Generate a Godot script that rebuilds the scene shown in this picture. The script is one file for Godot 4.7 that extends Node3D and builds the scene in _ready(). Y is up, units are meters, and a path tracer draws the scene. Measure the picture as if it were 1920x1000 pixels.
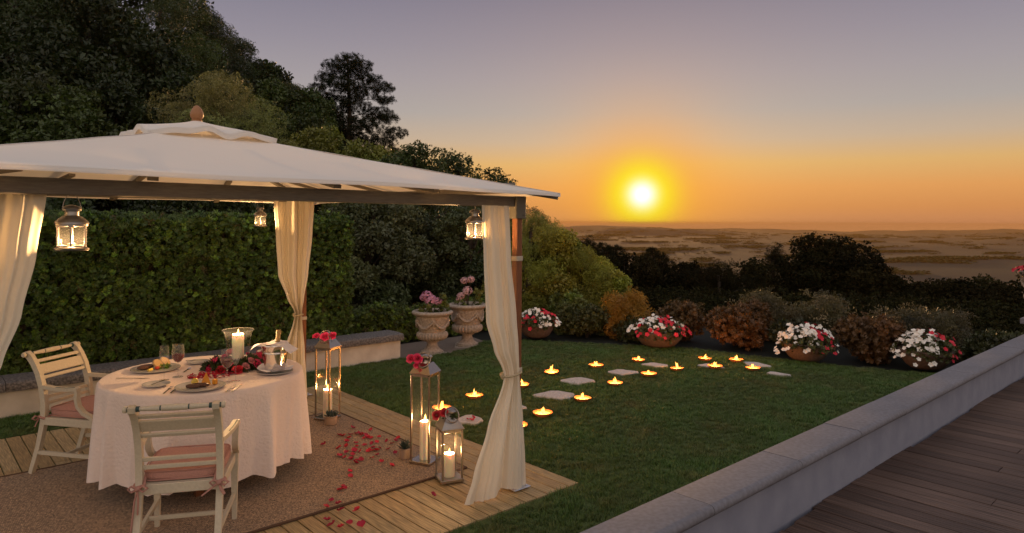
extends Node3D
# A garden at sunset: a canvas gazebo with a table set for two, lanterns, fire bowls along a stone path, and a hazy valley.

var rng := RandomNumberGenerator.new()
var M := {}
var used := {}
var clump := {}


# ---------------------------------------------------------------- mesh builder
class MB:
	var v := PackedVector3Array()
	var uv := PackedVector2Array()
	var col := PackedColorArray()
	var idx := PackedInt32Array()
	var tint := Color.WHITE
	var tinted := false

	func vert(p: Vector3, t := Vector2.ZERO) -> int:
		v.append(p)
		uv.append(t)
		col.append(tint)
		return v.size() - 1

	func flat(a: Vector3, b: Vector3, c: Vector3, outward: Vector3) -> void:
		var i := v.size()
		var swap := (c - a).cross(b - a).dot(outward) < 0.0
		vert(a, Vector2(a.x, a.z))
		vert(c if swap else b)
		vert(b if swap else c)
		idx.append_array(PackedInt32Array([i, i + 1, i + 2]))

	func quad(a: Vector3, b: Vector3, c: Vector3, d: Vector3, outward: Vector3) -> void:
		var i := v.size()
		var swap := (c - a).cross(b - a).dot(outward) < 0.0
		var p := [a, d, c, b] if swap else [a, b, c, d]
		var t := [Vector2(0, 0), Vector2(1, 0), Vector2(1, 1), Vector2(0, 1)]
		for k in 4:
			vert(p[k], t[k])
		idx.append_array(PackedInt32Array([i, i + 1, i + 2, i, i + 2, i + 3]))

	func box(c: Vector3, s: Vector3, ch := 0.0, b := Basis.IDENTITY) -> void:
		var h := s * 0.5
		var g := minf(ch, minf(h.x, minf(h.y, h.z)) * 0.9)
		for ax in 3:
			var u := (ax + 1) % 3
			var w := (ax + 2) % 3
			for sg in [-1.0, 1.0]:
				var q := []
				for k in [[-1, -1], [1, -1], [1, 1], [-1, 1]]:
					var p := Vector3.ZERO
					p[ax] = sg * h[ax]
					p[u] = k[0] * (h[u] - g)
					p[w] = k[1] * (h[w] - g)
					q.append(c + b * p)
				var o := Vector3.ZERO
				o[ax] = sg
				quad(q[0], q[1], q[2], q[3], b * o)
			if g > 0.0:
				for su in [-1.0, 1.0]:
					for sw in [-1.0, 1.0]:
						var q2 := []
						for k in [[-1, 0], [1, 0], [1, 1], [-1, 1]]:
							var p2 := Vector3.ZERO
							p2[ax] = k[0] * (h[ax] - g)
							p2[u] = su * (h[u] if k[1] == 0 else h[u] - g)
							p2[w] = sw * (h[w] - g if k[1] == 0 else h[w])
							q2.append(c + b * p2)
						var o2 := Vector3.ZERO
						o2[u] = su
						o2[w] = sw
						quad(q2[0], q2[1], q2[2], q2[3], b * o2)
		if g > 0.0:
			for sx in [-1.0, 1.0]:
				for sy in [-1.0, 1.0]:
					for sz in [-1.0, 1.0]:
						var k3 := Vector3(sx, sy, sz)
						flat(c + b * (k3 * Vector3(h.x, h.y - g, h.z - g)), c + b * (k3 * Vector3(h.x - g, h.y, h.z - g)), c + b * (k3 * Vector3(h.x - g, h.y - g, h.z)), b * k3)

	# a smooth sheet of (nu + 1) x (nv + 1) points given row by row
	func grid(p: PackedVector3Array, nu: int, nv: int, flip := false, us := 1.0, vs := 1.0) -> void:
		var o := v.size()
		for j in nv + 1:
			for i in nu + 1:
				vert(p[j * (nu + 1) + i], Vector2(us * i / nu, vs * j / nv))
		for j in nv:
			for i in nu:
				var a := o + j * (nu + 1) + i
				var q := [a, a + 1, a + nu + 2, a + nu + 1]
				if flip:
					q.reverse()
				idx.append_array(PackedInt32Array([q[0], q[1], q[2], q[0], q[2], q[3]]))

	func ring(c: Vector3, x: Vector3, y: Vector3, n: int) -> int:
		var o := v.size()
		for i in n:
			var t := TAU * i / n
			vert(c + x * cos(t) + y * sin(t), Vector2(float(i) / n, 0))
		return o

	func stitch(a: int, b: int, n: int) -> void:
		for i in n:
			var k := (i + 1) % n
			idx.append_array(PackedInt32Array([a + i, b + i, b + k, a + i, b + k, a + k]))

	func fan(o: int, n: int, c: Vector3, back: bool) -> void:
		var rim := []
		for i in n:
			rim.append(v[o + i])
		var m := vert(c)
		var r0 := v.size()
		for p in rim:
			vert(p)
		for i in n:
			var k := (i + 1) % n
			idx.append_array(PackedInt32Array([m, r0 + i, r0 + k] if back else [m, r0 + k, r0 + i]))

	func tube(p: Array, r, n := 8, cap := true, squash := 1.0) -> void:
		var t0: Vector3 = (p[1] - p[0]).normalized()
		var up := Vector3.UP if absf(t0.y) < 0.9 else Vector3.RIGHT
		var x := up.cross(t0).normalized()
		var last := -1
		var first := -1
		for i in p.size():
			var t: Vector3 = (p[mini(i + 1, p.size() - 1)] - p[maxi(i - 1, 0)]).normalized()
			x = (x - t * x.dot(t)).normalized()
			var y := t.cross(x)
			var rr: float = r[i] if r is Array else r
			var o := ring(p[i], x * rr, y * rr * squash, n)
			if last >= 0:
				stitch(last, o, n)
			else:
				first = o
			last = o
		if cap:
			fan(first, n, p[0], false)
			fan(last, n, p[-1], true)

	# a bar of rectangular section along a line; w is across «side», h the other way
	func bar(p: Array, w, h, side := Vector3.RIGHT) -> void:
		var c := []
		for i in p.size():
			var t: Vector3 = (p[mini(i + 1, p.size() - 1)] - p[maxi(i - 1, 0)]).normalized()
			var s := (side - t * side.dot(t)).normalized()
			var u := t.cross(s)
			var ww: float = (w[i] if w is Array else w) * 0.5
			var hh: float = (h[i] if h is Array else h) * 0.5
			c.append([p[i] + s * ww + u * hh, p[i] - s * ww + u * hh, p[i] - s * ww - u * hh, p[i] + s * ww - u * hh])
		for k in 4:
			var o := v.size()
			for i in c.size():
				vert(c[i][k])
				vert(c[i][(k + 1) % 4])
			for i in c.size() - 1:
				var a := o + i * 2
				idx.append_array(PackedInt32Array([a, a + 2, a + 3, a, a + 3, a + 1]))
		quad(c[0][0], c[0][1], c[0][2], c[0][3], p[0] - p[1])
		var e = c[-1]
		quad(e[0], e[1], e[2], e[3], p[-1] - p[-2])

	func lathe(pr: Array, n := 24, at := Vector3.ZERO, b := Basis.IDENTITY, flute := 0, fy0 := 0.0, fy1 := 0.0, fa := 0.0) -> void:
		var last := -1
		for i in pr.size():
			var q: Vector2 = pr[i]
			var sharp := false
			if i > 0 and i < pr.size() - 1:
				sharp = absf((pr[i] - pr[i - 1]).angle_to(pr[i + 1] - pr[i])) > 0.75
			for twice in (2 if sharp else 1):
				var o := v.size()
				for k in n:
					var t := TAU * k / n
					var rr := q.x
					if flute and q.y > fy0 and q.y < fy1:
						rr *= 1.0 + fa * (absf(sin(t * flute * 0.5)) - 0.5)
					vert(at + b * Vector3(rr * cos(t), q.y, rr * sin(t)), Vector2(float(k) / n, q.y))
				if last >= 0 and twice == 0:
					stitch(o, last, n)
				last = o

	func done() -> ArrayMesh:
		var n := PackedVector3Array()
		n.resize(v.size())
		for i in range(0, idx.size(), 3):
			var a := v[idx[i]]
			var f := (v[idx[i + 2]] - a).cross(v[idx[i + 1]] - a)
			for k in 3:
				n[idx[i + k]] += f
		for i in n.size():
			n[i] = n[i].normalized() if n[i].length_squared() > 1e-20 else Vector3.UP
		var arr := []
		arr.resize(Mesh.ARRAY_MAX)
		arr[Mesh.ARRAY_VERTEX] = v
		arr[Mesh.ARRAY_NORMAL] = n
		arr[Mesh.ARRAY_TEX_UV] = uv
		if tinted:
			arr[Mesh.ARRAY_COLOR] = col
		arr[Mesh.ARRAY_INDEX] = idx
		var m := ArrayMesh.new()
		m.add_surface_from_arrays(Mesh.PRIMITIVE_TRIANGLES, arr)
		return m


# ---------------------------------------------------------------- naming
func numbered(called: String) -> String:
	if not used.has(called):
		used[called] = 0
		return called
	used[called] += 1
	return "%s_%03d" % [called, used[called]]


func tag(o: Node, label: String, category := "", group := "", kind := "") -> Node:
	if label:
		o.set_meta("label", label)
	if category:
		o.set_meta("category", category)
	if group:
		o.set_meta("group", group)
	if kind:
		o.set_meta("kind", kind)
	return o


func thing(called: String, label: String, category: String, at := Vector3.ZERO, turn := 0.0, group := "") -> Node3D:
	var o := Node3D.new()
	o.name = numbered(called)
	add_child(o)
	o.position = at
	o.rotation.y = turn
	tag(o, label, category, group)
	return o


func obj(called: String, mesh, m: Material, parent: Node = self, at := Vector3.ZERO, basis := Basis.IDENTITY) -> MeshInstance3D:
	var o := MeshInstance3D.new()
	o.name = numbered(called) if parent == self else called
	o.mesh = mesh.done() if mesh is MB else mesh
	o.material_override = m
	o.transform = Transform3D(basis, at)
	parent.add_child(o, true)
	return o


func struct(called: String, mesh, m: Material, label := "", category := "") -> MeshInstance3D:
	var o := obj(called, mesh, m)
	tag(o, label, category, "", "structure")
	return o


func dup(src: Node3D, label: String, at: Vector3, turn := 0.0, scale := 1.0) -> Node3D:
	var o: Node3D = src.duplicate()
	o.name = numbered(String(src.name))
	add_child(o)
	o.position = at
	o.rotation.y = turn
	o.scale = Vector3.ONE * scale
	o.set_meta("label", label)
	return o


func many(called: String, mesh: Mesh, m: Material, where: Array, tints: Array, parent: Node = self) -> MultiMeshInstance3D:
	var mm := MultiMesh.new()
	mm.transform_format = MultiMesh.TRANSFORM_3D
	mm.use_colors = tints.size() > 0
	mm.mesh = mesh
	mm.instance_count = where.size()
	for i in where.size():
		mm.set_instance_transform(i, where[i])
	for i in tints.size():
		mm.set_instance_color(i, tints[i])
	var o := MultiMeshInstance3D.new()
	o.name = numbered(called) if parent == self else called
	o.multimesh = mm
	o.material_override = m
	o.set_meta("kind", "stuff")
	parent.add_child(o, true)
	return o


func lamp(parent: Node3D, at: Vector3, energy: float, color: Color, size := 0.012) -> void:
	var l := OmniLight3D.new()
	l.name = "candle_light"
	l.light_energy = energy
	l.light_color = color
	l.light_size = size
	l.omni_range = 30.0
	l.omni_attenuation = 2.0
	l.shadow_enabled = true
	l.position = at
	parent.add_child(l, true)


# ---------------------------------------------------------------- materials
func lin(r: float, g: float, b: float, a := 1.0) -> Color:
	return Color(r, g, b, a).linear_to_srgb()


func mat(r: float, g: float, b: float, rough := 0.7, metal := 0.0) -> StandardMaterial3D:
	var m := StandardMaterial3D.new()
	m.albedo_color = lin(r, g, b)
	m.roughness = rough
	m.metallic = metal
	return m


func noise(freq: float, oct := 4, seed := 1, size := 512, lo := Color.BLACK, hi := Color.WHITE, type := FastNoiseLite.TYPE_SIMPLEX_SMOOTH) -> NoiseTexture2D:
	var f := FastNoiseLite.new()
	f.seed = seed
	f.noise_type = type
	f.frequency = freq
	f.fractal_octaves = oct
	if type == FastNoiseLite.TYPE_CELLULAR:
		f.cellular_return_type = FastNoiseLite.RETURN_CELL_VALUE
		f.fractal_type = FastNoiseLite.FRACTAL_NONE
	var t := NoiseTexture2D.new()
	t.width = size
	t.height = size
	t.seamless = true
	t.noise = f
	var g := Gradient.new()
	g.set_color(0, lo)
	g.set_color(1, hi)
	t.color_ramp = g
	return t


# a rough surface of two tones: fine grain times broad patches, with relief
func ground_mat(lo: Color, hi: Color, scale: float, rough := 0.8, relief := 0.0, seed := 1, stretch := Vector3.ONE, freq := 0.02, local := false) -> StandardMaterial3D:
	var m := StandardMaterial3D.new()
	m.albedo_texture = noise(freq, 6, seed, 512, lo, hi)
	m.roughness = rough
	m.uv1_triplanar = true
	m.uv1_world_triplanar = not local
	m.uv1_scale = stretch * scale
	m.uv1_triplanar_sharpness = 6.0
	if relief > 0.0:
		m.heightmap_enabled = true
		m.heightmap_texture = noise(freq * 1.6, 5, seed + 7, 512)
		m.heightmap_scale = relief
	return m


func tinted(m: StandardMaterial3D, r: float, g: float, b: float) -> StandardMaterial3D:
	var c: StandardMaterial3D = m.duplicate()
	c.albedo_color = lin(r, g, b)
	return c


func leafy(r: float, g: float, b: float, through := 0.5) -> StandardMaterial3D:
	var m := mat(r, g, b, 0.5)
	m.metallic_specular = 0.5
	m.vertex_color_use_as_albedo = true
	m.backlight_enabled = true
	m.backlight = Color(through * 0.9, through, through * 0.4)
	return m


func glass(alpha := 0.06, r := 1.0, g := 1.0, b := 1.0) -> StandardMaterial3D:
	var m := StandardMaterial3D.new()
	m.transparency = BaseMaterial3D.TRANSPARENCY_ALPHA
	m.albedo_color = Color(r, g, b, alpha)
	m.roughness = 0.03
	return m


func flame_mat(k: float) -> StandardMaterial3D:
	var m := mat(0.9, 0.6, 0.2, 0.5)
	m.emission_enabled = true
	m.emission = lin(1.0, 0.5, 0.12)
	m.emission_energy_multiplier = k
	return m


func cloth(r: float, g: float, b: float, through := 0.4) -> StandardMaterial3D:
	var m := mat(r, g, b, 0.9)
	m.metallic_specular = 0.2
	m.rim_enabled = true
	m.rim = 0.25
	if through > 0.0:
		m.backlight_enabled = true
		m.backlight = Color(through, through * 0.93, through * 0.8)
	return m


func weave(n: int, seed: int, base: Color, spread: float, diag: int) -> Array:
	# a basket weave: strands of uneven tone, and their relief
	var a := Image.create(n, n, false, Image.FORMAT_RGB8)
	var h := Image.create(n, n, false, Image.FORMAT_RGB8)
	var r := RandomNumberGenerator.new()
	r.seed = seed
	var cell := 8
	var k := n / cell
	var tone := []
	for i in k * k:
		tone.append(clampf(1.0 + r.randfn(0.0, spread), 0.35, 1.9))
	for y in n:
		for x in n:
			var cx := x / cell
			var cy := ((y + (cx % 2) * diag) % n) / cell
			var fx := absf((x % cell) - 3.5) / 4.0
			var fy := absf(((y + (cx % 2) * diag) % cell) - 3.5) / 4.0
			var bump := sqrt(maxf(0.0, 1.0 - fx * fx)) * (1.0 - 0.7 * fy * fy * fy)
			var t: float = tone[cy * k + cx] * (0.55 + 0.45 * bump) * (0.94 + 0.12 * r.randf())
			a.set_pixel(x, y, Color(minf(base.r * t, 1), minf(base.g * t, 1), minf(base.b * t, 1)))
			h.set_pixel(x, y, Color(bump, bump, bump))
	return [ImageTexture.create_from_image(a), ImageTexture.create_from_image(h)]


func make_materials() -> void:
	var w := ground_mat(Color(0.62, 0.62, 0.62), Color(1, 1, 1), 1.0, 0.62, 0.12, 11, Vector3(9, 9, 0.5), 0.02)
	M.plank = [tinted(w, 0.62, 0.43, 0.2), tinted(w, 0.68, 0.48, 0.24), tinted(w, 0.56, 0.37, 0.165), tinted(w, 0.65, 0.43, 0.195)]
	var d := ground_mat(Color(0.3, 0.3, 0.3), Color(1.0, 1.0, 1.0), 1.0, 0.62, 0.0, 13, Vector3(9, 9, 0.12), 0.03)
	M.board = [tinted(d, 0.28, 0.17, 0.125), tinted(d, 0.235, 0.14, 0.105), tinted(d, 0.33, 0.205, 0.155), tinted(d, 0.2, 0.118, 0.088)]
	M.lawn = ground_mat(lin(0.045, 0.075, 0.014), lin(0.1, 0.13, 0.035), 0.7, 0.95, 0.0, 21, Vector3.ONE, 0.03)
	M.grass = leafy(1, 1, 1, 0.45)
	M.soil = ground_mat(lin(0.025, 0.02, 0.012), lin(0.06, 0.045, 0.03), 0.8, 0.95, 2.0, 23)
	M.gravel = ground_mat(lin(0.15, 0.11, 0.085), lin(0.34, 0.27, 0.22), 1.6, 0.95, 0.8, 25, Vector3.ONE, 0.08)
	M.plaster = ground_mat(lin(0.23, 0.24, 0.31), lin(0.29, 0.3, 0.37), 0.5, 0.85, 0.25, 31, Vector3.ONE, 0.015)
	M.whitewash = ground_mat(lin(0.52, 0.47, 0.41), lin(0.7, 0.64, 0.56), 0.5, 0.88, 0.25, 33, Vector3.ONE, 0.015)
	M.coping = ground_mat(lin(0.195, 0.192, 0.222), lin(0.245, 0.238, 0.268), 0.35, 0.75, 0.0, 35, Vector3.ONE, 0.012)
	M.coping.detail_enabled = true
	M.coping.detail_blend_mode = BaseMaterial3D.BLEND_MODE_MUL
	M.coping.detail_albedo = noise(0.16, 4, 36, 512, Color(0.82, 0.81, 0.8), Color(1.0, 1.0, 1.0))
	M.slab = ground_mat(lin(0.05, 0.045, 0.045), lin(0.3, 0.27, 0.25), 1.3, 0.85, 0.6, 37, Vector3.ONE, 0.045)
	M.paver = ground_mat(lin(0.36, 0.33, 0.31), lin(0.62, 0.58, 0.54), 1.6, 0.85, 0.3, 39, Vector3.ONE, 0.03)
	M.urn = ground_mat(lin(0.26, 0.21, 0.17), lin(0.55, 0.46, 0.37), 2.2, 0.9, 0.3, 41, Vector3.ONE, 0.02, true)
	M.terracotta = ground_mat(lin(0.1, 0.065, 0.05), lin(0.21, 0.135, 0.1), 2.5, 0.9, 0.2, 43, Vector3.ONE, 0.02, true)
	M.canvas = cloth(0.86, 0.81, 0.75, 0.55)
	M.canvas.rim_enabled = false
	M.canvas.heightmap_enabled = true
	M.canvas.heightmap_texture = noise(0.006, 2, 47, 256)
	M.canvas.heightmap_scale = 0.6
	M.canvas.uv1_triplanar = true
	M.canvas.uv1_scale = Vector3.ONE * 0.6
	M.curtain = cloth(0.82, 0.74, 0.6, 0.5)
	M.beam = ground_mat(lin(0.12, 0.1, 0.082), lin(0.19, 0.165, 0.135), 1.0, 0.55, 0.05, 49, Vector3(1, 9, 9), 0.02)
	M.bracket = mat(0.16, 0.145, 0.12, 0.45, 0.4)
	M.post = ground_mat(lin(0.15, 0.05, 0.018), lin(0.3, 0.11, 0.04), 1.0, 0.5, 0.05, 51, Vector3(14, 0.8, 14), 0.02)
	M.finial = mat(0.36, 0.16, 0.06, 0.45)
	M.strap = mat(0.55, 0.47, 0.36, 0.8)
	M.rope = mat(0.5, 0.4, 0.25, 0.9)
	M.steel_plate = mat(0.6, 0.62, 0.68, 0.35, 0.8)
	M.nickel = mat(0.45, 0.4, 0.35, 0.22, 1.0)
	M.zinc = mat(0.4, 0.375, 0.35, 0.35, 1.0)
	M.silver = mat(0.85, 0.82, 0.79, 0.1, 1.0)
	M.pane = glass(0.008)
	M.ware = glass(0.045)
	M.wax = mat(0.85, 0.76, 0.58, 0.5)
	M.wax.subsurf_scatter_enabled = true
	M.wax.subsurf_scatter_strength = 0.6
	M.wick = mat(0.02, 0.018, 0.015, 0.9)
	M.flame = flame_mat(7.0)
	M.fire = flame_mat(4.2)
	M.fire.emission = lin(1.0, 0.4, 0.07)
	M.paint = ground_mat(lin(0.6, 0.52, 0.385), lin(0.69, 0.605, 0.465), 5.0, 0.5, 0.05, 53, Vector3.ONE, 0.02, true)
	M.green_paint = mat(0.03, 0.075, 0.075, 0.5)
	var pk: Array = weave(256, 5, Color(0.88, 0.65, 0.585), 0.03, 0)
	M.cushion = cloth(1, 1, 1, 0.0)
	M.cushion.albedo_texture = pk[0]
	M.cushion.uv1_triplanar = true
	M.cushion.uv1_scale = Vector3.ONE * 9.0
	M.tie = cloth(0.5, 0.26, 0.21, 0.0)
	var rg: Array = weave(512, 9, Color(0.68, 0.565, 0.45), 0.15, 4)
	M.rug = cloth(1, 1, 1, 0.0)
	M.rug.albedo_texture = rg[0]
	M.rug.heightmap_enabled = true
	M.rug.heightmap_texture = rg[1]
	M.rug.heightmap_scale = 0.25
	M.rug.uv1_triplanar = true
	M.rug.uv1_world_triplanar = true
	M.rug.uv1_scale = Vector3.ONE * 1.9
	M.rug_edge = cloth(0.12, 0.07, 0.045, 0.0)
	M.linen = cloth(0.93, 0.79, 0.72, 0.15)
	M.linen.heightmap_enabled = true
	M.linen.heightmap_texture = noise(0.03, 3, 57, 512)
	M.linen.heightmap_scale = 0.4
	M.linen.uv1_triplanar = true
	M.linen.uv1_scale = Vector3.ONE * 2.4
	M.napkin = cloth(0.8, 0.78, 0.84, 0.2)
	M.china = mat(0.62, 0.6, 0.57, 0.15)
	M.china_rim = mat(0.33, 0.34, 0.34, 0.3)
	M.wine = mat(0.09, 0.004, 0.01, 0.05)
	M.white_wine = glass(0.2, 0.9, 0.75, 0.5)
	M.meat = ground_mat(lin(0.06, 0.025, 0.015), lin(0.2, 0.09, 0.05), 9.0, 0.5, 0.2, 59, Vector3.ONE, 0.03, true)
	M.bread = ground_mat(lin(0.4, 0.24, 0.1), lin(0.58, 0.4, 0.2), 8.0, 0.7, 0.15, 61, Vector3.ONE, 0.03, true)
	M.orange = mat(0.75, 0.3, 0.02, 0.45)
	M.lemon = mat(0.75, 0.55, 0.1, 0.45)
	M.salad = mat(0.14, 0.26, 0.03, 0.5)
	M.tomato = mat(0.5, 0.05, 0.02, 0.35)
	M.cork = mat(0.5, 0.32, 0.13, 0.6)
	M.bottle = mat(0.02, 0.04, 0.02, 0.1)
	M.petal = [mat(0.46, 0.01, 0.04, 0.6), mat(0.38, 0.008, 0.045, 0.6), mat(0.54, 0.016, 0.04, 0.6)]
	M.rose_pink = mat(0.75, 0.035, 0.17, 0.6)
	M.rose_red = mat(0.58, 0.012, 0.035, 0.6)
	M.rose_pale = mat(0.75, 0.33, 0.36, 0.6)
	for k in ["rose_pink", "rose_red", "rose_pale"]:
		M[k].backlight_enabled = true
		M[k].backlight = Color(0.4, 0.3, 0.3)
	M.dark_leaf = leafy(0.03, 0.055, 0.02, 0.4)
	M.fresh_leaf = leafy(0.13, 0.17, 0.035, 0.5)
	M.succulent = mat(0.05, 0.075, 0.06, 0.5)
	M.pot = mat(0.5, 0.36, 0.26, 0.35, 0.3)
	M.bark = ground_mat(lin(0.03, 0.022, 0.016), lin(0.09, 0.065, 0.045), 1.5, 0.95, 1.0, 63, Vector3(2, 0.5, 2), 0.03)
	M.floret_white = mat(0.85, 0.8, 0.72, 0.6)
	M.floret_red = mat(0.62, 0.015, 0.04, 0.6)
	M.floret_pale = mat(0.58, 0.36, 0.38, 0.65)
	M.dish = mat(0.4, 0.15, 0.06, 0.7)
	M.bowl_wax = mat(0.8, 0.6, 0.35, 0.4)
	M.clear = glass(0.002)
	M.floret_pink = mat(0.55, 0.26, 0.4, 0.65)


# ---------------------------------------------------------------- foliage
func any_basis(up: Vector3, spread := 0.6) -> Basis:
	var y := (up + Vector3(rng.randfn(), rng.randfn(), rng.randfn()) * spread).normalized()
	var x := y.cross(Vector3(rng.randfn(), rng.randfn(), rng.randfn())).normalized()
	return Basis(x, y, x.cross(y))


func leaf(mb: MB, at: Vector3, dir: Vector3, side: Vector3, long: float, wide: float, fold := 0.12) -> void:
	var n := dir.cross(side)
	var b := mb.vert(at)
	var l := mb.vert(at + dir * long * 0.5 - side * wide + n * fold * long)
	var m := mb.vert(at + dir * long * 0.55)
	var r := mb.vert(at + dir * long * 0.5 + side * wide + n * fold * long)
	var t := mb.vert(at + dir * long - n * fold * long * 0.6)
	mb.idx.append_array(PackedInt32Array([b, l, m, l, t, m, b, m, r, m, t, r]))


func make_clump(kind: String, seed: int) -> ArrayMesh:
	var mb := MB.new()
	mb.tinted = true
	rng.seed = seed
	if kind == "broad":         # a spray of broad leaves, about 1 across
		for i in 15:
			var d := Vector3(rng.randfn(), rng.randfn() * 0.7 + 0.25, rng.randfn()).normalized()
			var s := d.cross(Vector3(rng.randfn(), rng.randfn(), rng.randfn())).normalized()
			var k := rng.randf_range(0.8, 1.2)
			mb.tint = Color(k, k, k * rng.randf_range(0.8, 1.1))
			leaf(mb, d * rng.randf_range(0.05, 0.3), (d + Vector3(0, -0.15, 0)).normalized(), s, rng.randf_range(0.26, 0.42), rng.randf_range(0.07, 0.11))
	elif kind == "whorl":       # a rosette of narrow glossy leaves at a twig's end
		for i in 11:
			var a := i * 2.4
			var d := Vector3(cos(a), rng.randf_range(0.25, 1.1), sin(a)).normalized()
			var k := rng.randf_range(0.8, 1.25)
			mb.tint = Color(k * 1.05, k, k * 0.9)
			leaf(mb, Vector3(0, -0.1 + i * 0.02, 0), d, Vector3(-sin(a), 0, cos(a)), rng.randf_range(0.42, 0.62), rng.randf_range(0.09, 0.13))
	elif kind == "needle":      # a brush of needles
		for i in 34:
			var d := Vector3(rng.randfn(), rng.randfn() * 0.6 + 0.5, rng.randfn()).normalized()
			var s := d.cross(Vector3(rng.randfn(), rng.randfn(), rng.randfn())).normalized()
			var k := rng.randf_range(0.8, 1.2)
			mb.tint = Color(k, k, k)
			leaf(mb, d * 0.05, d, s, rng.randf_range(0.35, 0.55), 0.022, 0.02)
	elif kind == "feather":     # drooping sprays of small leaves
		for j in 6:
			var d := Vector3(rng.randfn(), rng.randfn() * 0.4 + 0.45, rng.randfn()).normalized()
			for i in 8:
				var p := d * (0.06 + 0.065 * i) + Vector3(0, -0.006 * i * i, 0)
				var s := d.cross(Vector3(rng.randfn(), rng.randfn(), rng.randfn())).normalized()
				var k := rng.randf_range(0.8, 1.25)
				mb.tint = Color(k, k, k)
				leaf(mb, p, (d * 0.6 + s * (1.0 if i % 2 else -1.0)).normalized(), d, 0.12, 0.022, 0.05)
	elif kind == "tuft":        # mown grass
		for i in 16:
			var a := rng.randf() * TAU
			var d := Vector3(cos(a) * 0.55, 1.0, sin(a) * 0.55).lerp(Vector3.UP, rng.randf() * 0.7).normalized()
			var p := Vector3(rng.randf_range(-0.5, 0.5), 0, rng.randf_range(-0.5, 0.5))
			var k := rng.randf_range(0.7, 1.3)
			mb.tint = Color(k * rng.randf_range(0.85, 1.25), k, k * 0.9)
			var s := Vector3(-sin(a), 0, cos(a)) * 0.034
			var l := rng.randf_range(0.5, 1.05)
			var b0 := mb.vert(p - s)
			var b1 := mb.vert(p + s)
			var m := d * l * 0.6
			var c0 := mb.vert(p + m - s * 0.8)
			var c1 := mb.vert(p + m + s * 0.8)
			var t := mb.vert(p + m + (d + Vector3(cos(a), -0.1, sin(a)) * 0.6).normalized() * l * 0.45)
			mb.idx.append_array(PackedInt32Array([b0, c0, b1, b1, c0, c1, c0, t, c1]))
	elif kind == "floret":      # a trumpet of five petals
		for i in 5:
			var a := TAU * i / 5
			var d := Vector3(cos(a), 0.35, sin(a)).normalized()
			mb.tint = Color.WHITE * rng.randf_range(0.9, 1.05)
			leaf(mb, Vector3.ZERO, d, Vector3(-sin(a), 0, cos(a)), 0.55, 0.3, -0.08)
	return mb.done()


func tone(base: Color, spread: float) -> Color:
	var k := clampf(1.0 + rng.randfn(0.0, spread), 0.45, 1.9)
	return Color(base.r * k * rng.randf_range(0.9, 1.15), base.g * k, base.b * k * rng.randf_range(0.85, 1.1))


# leaf clumps through ellipsoids [centre, radii]; clumps of one lobe share a tone
func foliage(called: String, parent: Node3D, lobes: Array, count: int, kind: String, size: float, base: Color, m: Material, spread := 0.22) -> void:
	var where := []
	var tints := []
	var area := 0.0
	for l in lobes:
		area += pow(l[1].x * l[1].y * l[1].z, 0.667)
	for l in lobes:
		var n := int(ceil(count * pow(l[1].x * l[1].y * l[1].z, 0.667) / area))
		var own := tone(base, spread)
		for i in n:
			var d := Vector3(rng.randfn(), rng.randfn(), rng.randfn()).normalized()
			var r := 1.0 - 0.75 * pow(rng.randf(), 2.2) + rng.randfn() * 0.07
			var p: Vector3 = l[0] + d * r * l[1]
			var s := size * rng.randf_range(0.65, 1.35)
			where.append(Transform3D(any_basis(d + Vector3(0, 0.35, 0), 0.4).scaled(Vector3.ONE * s), p))
			var k := clampf(1.0 + rng.randfn() * 0.15, 0.6, 1.5)
			tints.append(Color(own.r * k, own.g * k, own.b * k))
	many(called, clump[kind], m, where, tints, parent)


func stem(parent: Node3D, pts: Array, r0: float, r1: float, limbs: Array = []) -> void:
	var mb := MB.new()
	var rr := []
	for i in pts.size():
		rr.append(lerpf(r0, r1, float(i) / (pts.size() - 1)))
	mb.tube(pts, rr, 8)
	for l in limbs:
		mb.tube([l[0], l[0].lerp(l[1], 0.5) + Vector3(0, 0.06 * l[0].distance_to(l[1]), 0), l[1]], [r1 * 0.75, r1 * 0.5, r1 * 0.2], 6)
	obj("trunk", mb, M.bark, parent)


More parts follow.
